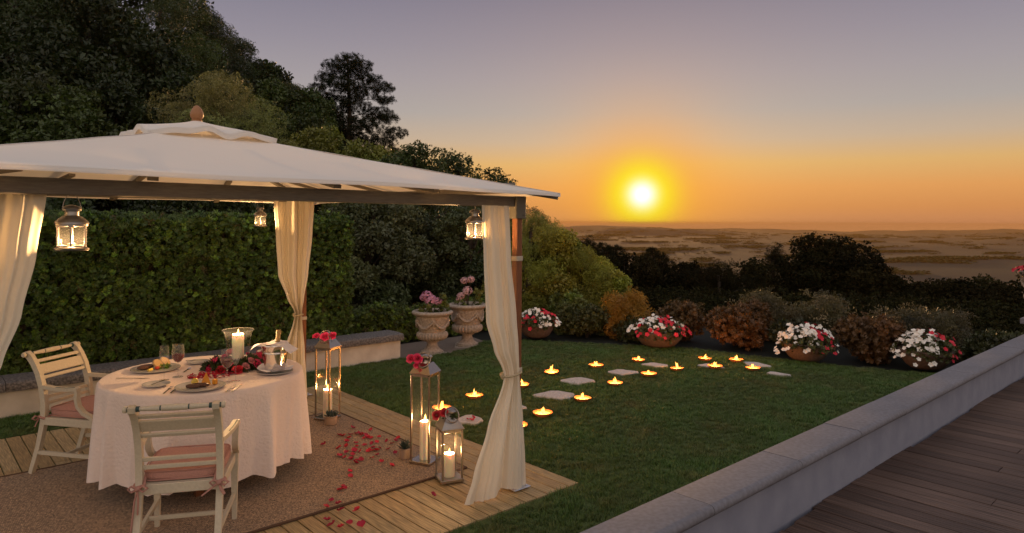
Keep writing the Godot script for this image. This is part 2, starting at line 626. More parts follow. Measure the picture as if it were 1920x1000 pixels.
# a leafy tree whose crown fills the height from «low» (share of its height) to the top
func tree(called: String, label: String, x: float, z: float, top: float, radius: float, base: Color, kind := "broad", size := 0.3, count := 1400, low := 0.08, seed := 1, narrow := 0.75, spread := 0.22) -> void:
	rng.seed = seed * 7919 + 13
	var g := terrain(x, z)
	var h := top - g
	var t := thing(called, label, "tree", Vector3(x, g - 0.1, z), rng.randf() * TAU)
	var lobes := []
	var limbs := []
	var n := 15
	for i in n:
		var f := (i + 0.5) / n
		var y := h * lerpf(low + 0.1, 0.92, f)
		var env := radius * (1.0 - narrow * pow(f, 1.6)) * (0.75 + 0.25 * sin(minf(f * 3.0, 1.57)))
		var a := i * 2.4 + rng.randf() * 0.8
		var lr := maxf(radius * rng.randf_range(0.34, 0.5), 0.18 * h * 0.5) * (1.0 - 0.35 * f)
		var off := maxf(0.0, env - lr * 0.7) * rng.randf_range(0.7, 1.1)
		var c := Vector3(cos(a) * off, y, sin(a) * off)
		lobes.append([c, Vector3(lr, lr * rng.randf_range(0.6, 0.9), lr)])
		limbs.append([Vector3(0, y * 0.75, 0), c])
	lobes.append([Vector3(rng.randfn() * radius * 0.1, h * 0.9, rng.randfn() * radius * 0.1), Vector3(radius * 0.28, h * 0.1, radius * 0.28)])
	stem(t, [Vector3.ZERO, Vector3(rng.randfn() * 0.05 * h, h * 0.45, rng.randfn() * 0.05 * h), Vector3(0, h * 0.88, 0)], 0.03 * h + 0.04, 0.008 * h + 0.015, limbs)
	foliage("crown", t, lobes, count, kind, size, base, M.leaf_dark if base.g < 0.05 else M.leaf, spread)


# a pine or cedar: flat pads of needles on level limbs
func padded_tree(called: String, label: String, x: float, z: float, top: float, base: Color, pads: Array, size: float, count: int, seed: int) -> void:
	rng.seed = seed * 7919 + 29
	var g := terrain(x, z)
	var h := top - g
	var t := thing(called, label, "tree", Vector3(x, g - 0.1, z))
	var lobes := []
	var limbs := []
	for p in pads:                       # [across, up from the top, radius]
		var across: Vector3 = Vector3(0.7404, 0, 0.672) * p[0] + Vector3(0.672, 0, -0.7404) * rng.randf_range(-0.7, 0.7) * p[2]
		var c: Vector3 = across + Vector3(0, h - p[1], 0)
		lobes.append([c, Vector3(p[2], p[2] * 0.4, p[2])])
		limbs.append([Vector3(0, c.y - 0.3 * p[2], 0), c])
	stem(t, [Vector3.ZERO, Vector3(0.1, h * 0.5, 0.1), Vector3(0, h * 0.95, 0)], 0.028 * h, 0.05, limbs)
	foliage("crown", t, lobes, count, "needle", size, base, M.leaf_dark, 0.1)


func shrub(called: String, label: String, at: Vector3, radii: Vector3, base: Color, kind: String, size: float, count: int, seed: int, group := "") -> void:
	rng.seed = seed * 7919 + 31
	var t := thing(called, label, "shrub", at, 0.0, group)
	var lobes := []
	var limbs := []
	for i in 9:
		var a := i * 2.4
		var f := sqrt((i + 0.5) / 9.0) * 0.65
		var c := Vector3(cos(a) * f * radii.x, radii.y * rng.randf_range(0.5, 1.35), sin(a) * f * radii.z)
		lobes.append([c, radii * Vector3(0.48, rng.randf_range(0.6, 0.8), 0.48)])
		limbs.append([Vector3(0, 0.02, 0), c])
	stem(t, [Vector3(0, -0.05, 0), Vector3(0.01, radii.y * 0.5, 0), Vector3(0, radii.y, 0)], 0.03, 0.015, limbs)
	foliage("leaves", t, lobes, count, kind, size, base, M.leaf, 0.16)
	var wild := []
	for l in lobes:
		wild.append([l[0] * Vector3(1.1, 1.12, 1.1), l[1] * Vector3(1.05, 1.1, 1.05)])
	foliage("shoots", t, wild, int(count * 0.12), "feather", maxf(size * 1.5, 0.16), base, M.leaf, 0.25)


# ---------------------------------------------------------------- terrain
func terrain(x: float, z: float) -> float:
	var r := Vector2(x, z).length()
	var az := rad_to_deg(atan2(x, -z))
	var s := lerpf(0.26, -0.28, smoothstep(22.0, 46.0, az)) if az > -60.0 and az < 110.0 else 0.05
	if az >= 90.0 and az < 110.0:
		s = lerpf(-0.28, 0.05, (az - 90.0) / 20.0)
	var y := s * maxf(0.0, r - 16.0)
	y = clampf(y, -72.0, 8.0)
	return lerpf(y, -72.0, smoothstep(180.0, 520.0, r)) - 0.04


func plain_relief(f: FastNoiseLite, x: float, z: float, r: float) -> float:
	var low := f.get_noise_2d(x * 1.5 + 300.0, z * 1.5)
	var hill := maxf(0.0, f.get_noise_2d(x * 0.9 - 700.0, z * 0.9) - 0.05)
	return low * 9.0 + hill * 70.0 * smoothstep(1200.0, 3500.0, r) + smoothstep(5500.0, 8500.0, r) * f.get_noise_2d(x * 1.3 + 900.0, z * 1.3) * 30.0


func far_woods() -> void:
	rng.seed = 99
	var f := FastNoiseLite.new()
	f.seed = 12
	f.frequency = 0.0034
	var g := FastNoiseLite.new()
	g.seed = 4
	g.frequency = 0.0004
	g.fractal_octaves = 4
	var where := []
	var tints := []
	var tries := 0
	while where.size() < 6000 and tries < 200000:
		tries += 1
		var az := deg_to_rad(rng.randf_range(38.0, 84.0))
		var r := 620.0 * pow(9.0, rng.randf())
		var x := sin(az) * r
		var z := -cos(az) * r
		if f.get_noise_2d(x * 0.7, z * 1.2) < 0.2 + 0.25 * rng.randf():
			continue
		var s := rng.randf_range(9.0, 18.0) * (0.8 + r / 5000.0)
		where.append(Transform3D(any_basis(Vector3.UP, 0.2).scaled(Vector3(s * 1.5, s * 0.5, s * 1.5)), Vector3(x, terrain(x, z) + smoothstep(700.0, 2000.0, r) * plain_relief(g, x, z, r) + 2.0, z)))
		tints.append(tone(Color(0.05, 0.052, 0.018), 0.15))
	tag(many("far_woods", clump.broad, M.leaf_dark, where, tints), "far dark patches of woodland fading into the haze of the plain", "woods")


func make_terrain() -> void:
	far_woods()
	var f := FastNoiseLite.new()
	f.seed = 4
	f.frequency = 0.0004
	f.fractal_octaves = 4
	var nr := 130
	var na := 540
	var p := PackedVector3Array()
	for j in nr + 1:
		var r := 0.0 if j == 0 else 3.0 * pow(9200.0 / 3.0, float(j - 1) / (nr - 1))
		for i in na + 1:
			var a := TAU * i / na
			var x := sin(a) * r
			var z := -cos(a) * r
			var y := terrain(x, z)
			if r > 500.0:
				var k := smoothstep(700.0, 2000.0, r)
				y += k * plain_relief(f, x, z, r)
			p.append(Vector3(x, y, z))
	var mb := MB.new()
	mb.grid(p, na, nr, true)
	mb.tinted = true
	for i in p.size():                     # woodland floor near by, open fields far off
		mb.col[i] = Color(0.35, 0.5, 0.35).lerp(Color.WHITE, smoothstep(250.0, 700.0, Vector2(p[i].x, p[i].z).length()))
	var m := ground_mat(Color(0.72, 0.72, 0.72), Color(1, 1, 1), 0.00013, 0.95, 0.0, 71, Vector3.ONE, 0.02)
	m.albedo_texture = noise(0.03, 1, 72, 1024, lin(0.012, 0.016, 0.004), lin(0.034, 0.03, 0.009), FastNoiseLite.TYPE_CELLULAR)
	m.vertex_color_use_as_albedo = true
	m.detail_enabled = true
	m.detail_blend_mode = BaseMaterial3D.BLEND_MODE_MUL
	m.detail_albedo = noise(0.02, 6, 73, 1024, Color(0.45, 0.5, 0.4), Color(1, 1, 1))
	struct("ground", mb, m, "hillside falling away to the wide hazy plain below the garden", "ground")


# ---------------------------------------------------------------- sky
func make_sky() -> PanoramaSkyMaterial:
	var w := 1600
	var h := 800
	var data := PackedFloat32Array()
	data.resize(w * h * 3)
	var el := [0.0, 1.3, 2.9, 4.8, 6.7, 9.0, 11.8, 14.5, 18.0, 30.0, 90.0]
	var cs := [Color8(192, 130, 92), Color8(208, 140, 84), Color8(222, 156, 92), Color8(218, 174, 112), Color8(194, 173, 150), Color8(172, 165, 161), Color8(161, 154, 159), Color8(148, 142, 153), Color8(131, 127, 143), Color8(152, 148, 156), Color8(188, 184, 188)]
	var anti := [Color8(222, 192, 168), Color8(230, 201, 175), Color8(239, 211, 183), Color8(245, 218, 192), Color8(245, 220, 195), Color8(244, 221, 198), Color8(240, 219, 199), Color8(233, 215, 199), Color8(226, 210, 198), Color8(208, 198, 195), Color8(188, 184, 188)]  # unseen sky behind and overhead, made brighter to light the foreground
	var sun := Vector3(0.798, 0.041, -0.601).normalized()
	var sun_az := atan2(sun.x, -sun.z)
	for y in h:
		var e := 90.0 - 180.0 * (y + 0.5) / h
		var k := 0
		while k < el.size() - 2 and el[k + 1] < e:
			k += 1
		var f := clampf((e - el[k]) / (el[k + 1] - el[k]), 0.0, 1.0)
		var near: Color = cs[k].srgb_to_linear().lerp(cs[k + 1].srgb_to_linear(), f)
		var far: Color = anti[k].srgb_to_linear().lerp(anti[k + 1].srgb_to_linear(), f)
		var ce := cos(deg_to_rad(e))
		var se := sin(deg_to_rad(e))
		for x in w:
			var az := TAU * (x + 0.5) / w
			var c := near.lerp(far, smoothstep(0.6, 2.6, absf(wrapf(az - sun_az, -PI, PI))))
			var d := rad_to_deg(acos(clampf(Vector3(ce * sin(az), se, -ce * cos(az)).dot(sun), -1.0, 1.0)))
			if d < 60.0:
				var g := exp(-d / 9.0)
				c.r += 0.33 * g
				c.g += 0.15 * g
				c.b += 0.0
				var o := exp(-d * d / 32.0)
				c = c.lerp(Color(0.96, 0.40, 0.04), o * 0.85)
				c = c.lerp(Color(1.03, 0.93, 0.0), exp(-pow(d / 2.7, 2.6)))
				c = c.lerp(Color(1.15, 1.25, 1.35), exp(-pow(d / 1.0, 2.2)))
			if e < 0.0:
				c = Color(0.58, 0.26, 0.12)
			var at := (y * w + x) * 3
			data[at] = c.r
			data[at + 1] = c.g
			data[at + 2] = c.b
	var im := Image.create_from_data(w, h, false, Image.FORMAT_RGBF, data.to_byte_array())
	var s := PanoramaSkyMaterial.new()
	s.panorama = ImageTexture.create_from_image(im)
	return s


func _ready() -> void:
	# camera: level, a little turned to true; the lens is shifted down
	var cam := Camera3D.new()
	cam.name = "camera"
	cam.position = Vector3(0, 1.85, 0)
	cam.rotation_degrees = Vector3(0, -42.23, 0.35)
	cam.projection = Camera3D.PROJECTION_FRUSTUM
	cam.near = 0.05
	cam.far = 40000.0
	cam.size = 2.0 * 0.05 * 500.0 / 1280.0
	cam.frustum_offset = Vector2(0, -83.0 / 1280.0 * 0.05)
	add_child(cam)
	cam.make_current()
	var env := Environment.new()
	env.background_mode = Environment.BG_SKY
	env.sky = Sky.new()
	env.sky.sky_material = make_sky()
	env.background_energy_multiplier = 1.0
	env.tonemap_mode = Environment.TONE_MAPPER_LINEAR
	env.tonemap_exposure = 1.0
	env.sdfgi_enabled = true
	env.ssao_enabled = true
	env.ssil_enabled = true
	env.fog_enabled = true
	env.fog_density = 0.000085
	env.fog_light_color = Color(1.0, 0.74, 0.4)
	var we := WorldEnvironment.new()
	we.name = "world_environment"
	we.environment = env
	add_child(we)
	var sun := DirectionalLight3D.new()
	sun.name = "low_sun"
	sun.light_energy = 0.6
	sun.light_color = Color(1.0, 0.76, 0.5)
	sun.light_angular_distance = 1.0
	sun.shadow_enabled = true
	add_child(sun)
	sun.look_at_from_position(Vector3(0.798, 0.041, -0.601) * 20.0, Vector3.ZERO)

	make_materials()
	M.leaf = leafy(1, 1, 1, 0.5)
	M.leaf_dark = leafy(1, 1, 1, 0.3)
	M.leaf_dark.roughness = 0.75
	M.leaf_dark.metallic_specular = 0.2
	for k in ["broad", "whorl", "needle", "feather", "tuft", "floret"]:
		clump[k] = make_clump(k, k.length() * 31 + 7)
	make_terrain()
	make_garden_ground()
	make_terrace()
	make_bench_wall()
	make_deck()
	make_gazebo()
	make_trees()
	make_undergrowth()
	make_hedges()
	make_border()
	make_urns()
	make_fire_path()
	make_rug()
	make_table()
	make_chairs()
	make_place_settings()
	make_centrepiece()
	make_lanterns()
	make_petals()


# ---------------------------------------------------------------- ground of the garden
const LAWN_EDGE := [Vector2(-4, -2.06), Vector2(9.78, -2.06), Vector2(9.62, -2.6), Vector2(9.4, -3.1), Vector2(9.0, -4.16), Vector2(8.75, -5.64), Vector2(7.9, -6.95), Vector2(7.35, -7.7), Vector2(6.78, -8.12), Vector2(6.3, -7.82), Vector2(5.75, -7.7), Vector2(5.3, -7.74), Vector2(5.1, -7.82), Vector2(-4, -7.83)]


func sheet(poly: PackedVector2Array, y: float) -> MB:
	var mb := MB.new()
	for p in poly:
		mb.vert(Vector3(p.x, y, p.y), p)
	var t := Geometry2D.triangulate_polygon(poly)
	for i in range(0, t.size(), 3):
		var a: Vector3 = mb.v[t[i]]
		var up := (mb.v[t[i + 2]] - a).cross(mb.v[t[i + 1]] - a).y > 0.0
		mb.idx.append_array(PackedInt32Array([t[i], t[i + 1], t[i + 2]] if up else [t[i], t[i + 2], t[i + 1]]))
	return mb


const STONES := [[Vector2(4.987, -5.229), Vector2(5.364, -5.203), Vector2(5.434, -4.93), Vector2(5.16, -4.852)], [Vector2(5.709, -5.496), Vector2(6.038, -5.463), Vector2(6.08, -5.177), Vector2(5.721, -5.215)], [Vector2(6.511, -5.434), Vector2(6.746, -5.431), Vector2(6.828, -5.123), Vector2(6.513, -5.202)], [Vector2(7.178, -5.438), Vector2(7.413, -5.391), Vector2(7.435, -5.132), Vector2(7.234, -5.178)], [Vector2(7.682, -4.92), Vector2(7.905, -4.903), Vector2(7.866, -4.594), Vector2(7.7, -4.737)], [Vector2(8.354, -4.653), Vector2(8.479, -4.501), Vector2(8.371, -4.203), Vector2(8.176, -4.412)], [Vector2(7.936, -4.093), Vector2(8.091, -4.117), Vector2(8.078, -3.819), Vector2(7.964, -3.917)], [Vector2(4.402, -5.111), Vector2(4.674, -5.136), Vector2(4.672, -4.876), Vector2(4.477, -4.92)], [Vector2(3.793, -5.002), Vector2(4.084, -5.092), Vector2(4.086, -4.858), Vector2(3.907, -4.794)]]


func make_garden_ground() -> void:
	var poly := PackedVector2Array(LAWN_EDGE)
	struct("lawn", sheet(poly, 0.0), M.lawn, "mown green lawn between the gazebo and the flower border", "lawn")
	var strip := PackedVector2Array([Vector2(5.0, -7.8), Vector2(5.3, -7.7), Vector2(5.75, -7.66), Vector2(6.3, -7.78), Vector2(6.85, -8.15), Vector2(7.0, -8.8), Vector2(5.0, -8.8)])
	struct("gravel_path", sheet(strip, -0.012), M.gravel, "pale gravel strip under the two stone urns", "path")
	rng.seed = 77
	var stones := []
	for s in STONES:
		stones.append(Geometry2D.offset_polygon(PackedVector2Array(s), 0.0)[0])
	var patch := FastNoiseLite.new()
	patch.seed = 9
	patch.frequency = 0.9
	var where := []
	var tints := []
	while where.size() < 52000:
		var x := rng.randf_range(-1.5, 9.8)
		var z := rng.randf_range(-8.15, -2.07)
		if rng.randf() > clampf(8.0 / (x * 0.672 - z * 0.7404), 0.35, 1.0):
			continue
		if x < 3.61 and x > -0.75 and z > -7.1 and z < -3.23:
			continue
		if x < 2.2 and z > -3.3 or not Geometry2D.is_point_in_polygon(Vector2(x, z), poly):
			continue
		var hit := false
		for s in stones:
			hit = hit or Geometry2D.is_point_in_polygon(Vector2(x, z), s)
		if hit:
			continue
		var n := patch.get_noise_2d(x, z)
		var k := 1.0 + 0.35 * n + rng.randfn() * 0.12
		var s := rng.randf_range(0.03, 0.05) * (1.0 + 0.3 * n)
		where.append(Transform3D(Basis(Vector3.UP, rng.randf() * TAU).scaled(Vector3(s * 1.3, s * rng.randf_range(0.7, 1.1), s * 1.3)), Vector3(x, -0.004, z)))
		var dry := smoothstep(0.1, 0.7, patch.get_noise_2d(x * 2.3 + 40.0, z * 2.3)) * 0.9 + (0.5 if rng.randf() < 0.05 else 0.0)
		tints.append(Color((0.086 + 0.07 * dry) * k * (1.0 - 0.3 * n), (0.15 + 0.015 * dry) * k, (0.024 + 0.014 * dry) * k))
	tag(many("grass", clump.tuft, M.grass, where, tints), "short mown blades of grass on the lawn", "grass")
	var names := ["square pale stepping stone behind the nearest clear fire bowl right of the post", "second pale stepping stone from the post, between two fire bowls", "pale stepping stone next to the fire bowl halfway down the right-hand row", "slim pale stepping stone in the middle of the path's far half", "pale stepping stone with a fire bowl standing on its near edge, last but two", "far rounded stepping stone behind the last fire bowl of the right-hand row", "thin stepping stone at the far end of the path, nearest the white-flowered bowl", "stepping stone half hidden behind the brown post of the gazebo", "stepping stone beside the deck with crimson petals lying on it"]
	for i in STONES.size():
		var p: PackedVector2Array = stones[i]
		var q := PackedVector2Array()
		for k in p.size():                                     # round the corners
			var a := p[k]
			var b := p[(k + 1) % p.size()]
			for f in [0.16, 0.34, 0.66, 0.84]:
				q.append(a.lerp(b, f) + Vector2(rng.randfn(), rng.randfn()) * 0.006)
		var c := Vector2.ZERO
		for a in q:
			c += a / q.size()
		var mb := MB.new()
		for k in q.size():
			var a := q[k] - c
			var b := q[(k + 1) % q.size()] - c
			mb.flat(Vector3(0, 0.024, 0), Vector3(a.x * 0.96, 0.022, a.y * 0.96), Vector3(b.x * 0.96, 0.022, b.y * 0.96), Vector3.UP)
			mb.quad(Vector3(a.x * 0.96, 0.022, a.y * 0.96), Vector3(b.x * 0.96, 0.022, b.y * 0.96), Vector3(b.x, 0.012, b.y), Vector3(a.x, 0.012, a.y), Vector3(a.x + b.x, 0.1, a.y + b.y))
			mb.quad(Vector3(a.x, 0.012, a.y), Vector3(b.x, 0.012, b.y), Vector3(b.x, -0.02, b.y), Vector3(a.x, -0.02, a.y), Vector3(a.x + b.x, 0, a.y + b.y))
		tag(obj("stepping_stone", mb, M.paver, self, Vector3(c.x, 0, c.y)), names[i], "stepping stone", "stepping stones across the lawn")


# ---------------------------------------------------------------- terrace on the right
func make_terrace() -> void:
	rng.seed = 5
	var terrace := thing("terrace_deck", "dark grooved wooden terrace deck right of the low white wall", "deck")
	terrace.set_meta("kind", "structure")
	var bm := MB.new()          # one grooved board, 1 m long along z, 0.133 wide
	var pr := []
	pr.append(Vector2(-0.0665, -0.03))
	pr.append(Vector2(-0.0665, -0.003))
	pr.append(Vector2(-0.063, 0.0))
	for g in 4:
		var x := -0.0465 + g * 0.031
		pr.append(Vector2(x - 0.007, 0.0))
		pr.append(Vector2(x - 0.005, -0.002))
		pr.append(Vector2(x + 0.005, -0.002))
		pr.append(Vector2(x + 0.007, 0.0))
	pr.append(Vector2(0.063, 0.0))
	pr.append(Vector2(0.0665, -0.003))
	pr.append(Vector2(0.0665, -0.03))
	for i in pr.size() - 1:
		var a: Vector2 = pr[i]
		var b: Vector2 = pr[i + 1]
		var n := Vector2(a.y - b.y, b.x - a.x)
		bm.quad(Vector3(a.x, a.y, 0), Vector3(b.x, b.y, 0), Vector3(b.x, b.y, -1), Vector3(a.x, a.y, -1), Vector3(n.x, n.y, 0))
	bm.quad(Vector3(-0.0665, -0.03, -1), Vector3(0.0665, -0.03, -1), Vector3(0.0665, -0.004, -1), Vector3(-0.0665, -0.004, -1), Vector3(0, 0, -1))
	bm.quad(Vector3(-0.0665, -0.03, 0), Vector3(0.0665, -0.03, 0), Vector3(0.0665, -0.004, 0), Vector3(-0.0665, -0.004, 0), Vector3(0, 0, 1))
	var board := bm.done()
	var k := 0
	var x := 2.1
	while x < 12.0:
		var end := -1.862 + 0.014 * sin(x * 2.1) + 0.008 * sin(x * 5.3) + rng.randf_range(-0.006, 0.006)
		var cut := end + rng.randf_range(0.5, 2.4) if rng.randf() < 0.55 else 3.4
		for seg in [[end, cut - 0.004], [cut, 3.4]]:
			if seg[1] - seg[0] > 0.1:
				var o := obj("board", board, M.board[rng.randi() % 4], terrace, Vector3(x, 0.1 + rng.randf_range(-0.0015, 0.0015), seg[1]), Basis.from_scale(Vector3(1, 1, seg[1] - seg[0])))
				o.rotation.z = rng.randf_range(-0.004, 0.004)
		x += 0.146
		k += 1
	var under := MB.new()
	under.box(Vector3(6.5, 0.03, 0.75), Vector3(11, 0.05, 5.2))
	struct("terrace_ground", under, M.soil, "dark ground under the terrace boards", "ground")

	var wall := thing("garden_wall", "low white rendered wall with a grey stone coping along the terrace", "wall")
	var face := MB.new()
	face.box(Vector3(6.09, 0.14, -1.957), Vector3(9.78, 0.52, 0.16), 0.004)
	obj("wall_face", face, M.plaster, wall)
	x = 1.2
	while x < 10.8:                                             # coping stones with a rounded nose on the terrace side
		var l := rng.randf_range(0.72, 1.05)
		if x + l > 10.6:
			l = 10.93 - x
		var st := MB.new()
		var sec := [Vector2(-2.062, 0.4), Vector2(-2.062, 0.455), Vector2(-2.056, 0.461), Vector2(-1.835, 0.462), Vector2(-1.817, 0.456), Vector2(-1.808, 0.443), Vector2(-1.806, 0.43), Vector2(-1.81, 0.417), Vector2(-1.822, 0.405), Vector2(-1.84, 0.4)]
		var lift := rng.randf_range(-0.002, 0.002)
		var a0 := x + 0.002
		var a1 := x + l - 0.002
		var pts := PackedVector3Array()
		for j in 2:
			for q in sec:
				pts.append(Vector3(a0 if j == 0 else a1, q.y + lift, q.x))
		st.grid(pts, sec.size() - 1, 1, true)
		for e in [a0, a1]:
			for q in range(1, sec.size() - 1):
				st.flat(Vector3(e, sec[0].y + lift, sec[0].x), Vector3(e, sec[q].y + lift, sec[q].x), Vector3(e, sec[q + 1].y + lift, sec[q + 1].x), Vector3(-1 if e == a0 else 1, 0, 0))
		obj("coping_stone", st, M.coping, wall)
		x += l
	var pier := thing("wall_pier", "stone pier ending the low white terrace wall, carrying a flower urn", "pier", Vector3(11.2, 0, -1.93))
	var pb := MB.new()
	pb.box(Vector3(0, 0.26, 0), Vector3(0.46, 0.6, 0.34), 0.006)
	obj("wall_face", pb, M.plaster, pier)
	var pc := MB.new()
	pc.box(Vector3(0, 0.6, 0), Vector3(0.56, 0.08, 0.42), 0.012)
	obj("coping_stone", pc, M.coping, pier)


func make_bench_wall() -> void:
	rng.seed = 15
	var w := thing("bench_wall", "low white garden wall with dark rough stone slabs on top, in front of the hedge", "wall")
	var f := MB.new()
	f.box(Vector3(1.04, 0.085, -7.98), Vector3(8.08, 0.34, 0.32), 0.004)
	obj("wall_face", f, M.whitewash, w)
	var x := -3.0
	while x < 5.0:
		var l := rng.randf_range(1.1, 1.5)
		if x + l > 4.6:
			l = 5.1 - x
		var s := MB.new()
		var p := PackedVector3Array()
		var n := int(l / 0.06)
		var f2 := FastNoiseLite.new()
		f2.seed = int(x * 10) + 50
		f2.frequency = 6.0
		var sec := [Vector2(-7.765, 0.257), Vector2(-7.758, 0.29), Vector2(-7.766, 0.33), Vector2(-7.782, 0.346), Vector2(-7.95, 0.35), Vector2(-8.16, 0.347), Vector2(-8.185, 0.33), Vector2(-8.185, 0.257)]
		for j in n + 1:
			for q in sec:
				var pos := Vector3(x + 0.003 + (l - 0.006) * j / n, q.y, q.x)
				var d := f2.get_noise_3dv(pos * 4.0) * 0.008
				p.append(pos + Vector3(0, d * 0.6 if q.y > 0.27 else 0.0, d))
		s.grid(p, sec.size() - 1, n, true)
		for e in [0, n]:
			var o := []
			for q in sec.size():
				o.append(p[e * sec.size() + q])
			for q in range(1, sec.size() - 1):
				s.flat(o[0], o[q], o[q + 1], Vector3(-1 if e == 0 else 1, 0, 0))
		obj("stone_slab", s, M.slab, w)
		x += l


func make_deck() -> void:
	rng.seed = 25
	var deck := thing("wooden_deck", "pale brown wooden plank deck under the gazebo", "deck")
	deck.set_meta("kind", "structure")
	var m := MB.new()
	m.box(Vector3(0, -0.012, -0.5), Vector3(0.0955, 0.024, 1.0), 0.0022)
	var plank := m.done()
	var x := 3.553
	var i := 0
	while x > -0.75:
		var cuts := [-3.252, -5.1, -7.09] if i % 4 >= 2 else [-3.252, -4.15, -6.145, -7.09]
		for c in cuts.size() - 1:
			var a: float = cuts[c] - (0.0025 if c else 0.0) + rng.randf_range(-0.003, 0.003)
			var b: float = cuts[c + 1] + 0.0025
			obj("plank", plank, M.plank[rng.randi() % 4], deck, Vector3(x, 0.012 + rng.randf_range(-0.001, 0.001), a), Basis.from_scale(Vector3(1, 1, a - b)))
		x -= 0.1035
		i += 1
	var u := MB.new()
	u.box(Vector3(1.42, -0.02, -5.17), Vector3(4.2, 0.012, 3.8))
	obj("subframe", u, M.wick, deck)


# ---------------------------------------------------------------- gazebo
const GX0 := 0.0
const GX1 := 3.188
const GZ0 := -3.475
const GZ1 := -6.79


func make_gazebo() -> void:
	var g := thing("gazebo", "garden gazebo with a cream canvas roof on slim brown posts", "gazebo", Vector3(1.607, 0, -5.13))
	var hx := (GX1 - GX0) * 0.5
	var hz := (GZ0 - GZ1) * 0.5
	var ch := 0.012
	for c in [[1, 1], [1, -1], [-1, 1], [-1, -1]]:
		var p := Vector3(c[0] * hx, 0, c[1] * hz)
		var pm := MB.new()
		pm.box(p + Vector3(0, 0.985, 0), Vector3(0.052, 1.92, 0.052), 0.004)
		obj("post", pm, M.post, g)
		var bp := MB.new()
		bp.box(p + Vector3(0.0, 0.0275, 0), Vector3(0.15, 0.006, 0.15), 0.002)
		bp.lathe([Vector2(0.0, 0.036), Vector2(0.008, 0.036), Vector2(0.009, 0.0305)], 8, p + Vector3(0.055, 0, -0.01))
		bp.lathe([Vector2(0.0, 0.036), Vector2(0.008, 0.036), Vector2(0.009, 0.0305)], 8, p + Vector3(0.055, 0, 0.05))
		obj("base_plate", bp, M.steel_plate, g)
		var br := MB.new()
		br.box(p + Vector3(0, 1.952, 0), Vector3(0.088, 0.154, 0.088), 0.003)
		for s in 2:
			br.lathe([Vector2(0.0, 0.004), Vector2(0.006, 0.004), Vector2(0.007, 0.0)], 8, p + Vector3(0.018 + 0.015 * s, 1.9, 0.0445), Basis(Vector3.RIGHT, PI / 2))
		obj("corner_bracket", br, M.bracket, g)
		if c[0] == 1:
			for y in [1.60, 0.83]:
				var st := MB.new()
				st.box(p + Vector3(0, y, 0), Vector3(0.06, 0.034, 0.06), 0.003)
				obj("strap", st, M.strap, g)
	for s in [1, -1]:
		var lift := 0.0 if s == 1 else 0.09
		var b1 := MB.new()
		b1.box(Vector3(0, 1.991 + lift, s * hz), Vector3(2 * hx - 0.09, 0.072, 0.05), 0.004)
		obj("beam", b1, M.beam, g)
		var b2 := MB.new()
		b2.box(Vector3(s * hx, 2.09, 0), Vector3(0.05, 0.07, 2 * hz - 0.09), 0.004)
		obj("beam", b2, M.beam, g)
	# the roof: a shallow pyramid that sags between its hips
	var ex := hx + 0.21
	var ez := hz + 0.21
	var top := 2.475
	var inner := 0.16
	var n := 24
	for side in 4:
		var pts := PackedVector3Array()
		for j in 17:
			var f := j / 16.0
			for i in n + 1:
				var u := -1.0 + 2.0 * i / n
				var k := lerpf(inner, 1.0, f)
				var y := lerpf(top - 0.04, 2.058, pow(f, 0.92)) - 0.035 * sin(PI * f) * (1.0 - u * u) - 0.012 * pow(absf(u), 10.0) * f
				y += 0.006 * (1.0 - u * u) * f * f * f + 0.005 * sin(u * 19.0 + f * 3.0) * pow(absf(u), 3.0) * sin(PI * f) + 0.004 * sin(u * 7.0 + side * 2.0) * f * f + 0.003 * sin(f * 21.0 + u * 5.0 + side) * (1.0 - f)
				var q := Vector3(u * ex * k, y, ez * k)
				if side % 2:
					q = Vector3(u * ez * k, y, ex * k)
				pts.append(Basis(Vector3.UP, side * PI / 2) * q)
		for i in n + 1:                                        # the turned-down hem
			pts.append(pts[16 * (n + 1) + i] + Vector3(0, -0.022, 0) * 1.0)
		var mb := MB.new()
		mb.grid(pts, n, 17)
		var cv := obj("canopy", mb, M.canvas, g)
		for s in [-n]:                                          # a sewn seam along the hip
			var line := []
			for j in 17:
				line.append(pts[j * (n + 1) + (0 if s == -n else n / 2 + s)] + Vector3(0, 0.0015, 0))
			var sm := MB.new()
			sm.tube(line, 0.0045 if s == -n else 0.0025, 5, true, 0.5)
			obj("seam", sm, M.canvas, cv)
	# rafters: four along the hips, two to the middle of each side
	for c in [[1, 1], [1, -1], [-1, 1], [-1, -1]]:
		var hip := MB.new()
		hip.bar([Vector3(c[0] * (ex - 0.01), 2.022, c[1] * (ez - 0.01)), Vector3(c[0] * 0.12, 2.42, c[1] * 0.12)], 0.03, 0.028, Vector3.RIGHT)
		obj("rafter", hip, M.beam, g)
	for s in [[0, 1], [0, -1], [1, 0], [-1, 0]]:
		for o in [-0.75, 0.15, 0.8]:
			var rf := MB.new()
			var d := Vector3(s[0], 0, s[1])
			var w := Vector3(s[1], 0, s[0])
			var far: float = 0.55 + absf(o) * 0.5
			rf.bar([d * ((ex if s[0] else ez) - 0.06) + w * o + Vector3(0, 2.035, 0), d * far + w * o * 0.75 + Vector3(0, 2.27 - absf(o) * 0.1, 0)], 0.045, 0.02, w)
			obj("rafter", rf, M.beam, g)
	# the loose cap over the vent, its edge rippled
	var cap := PackedVector3Array()
	var nn := 96
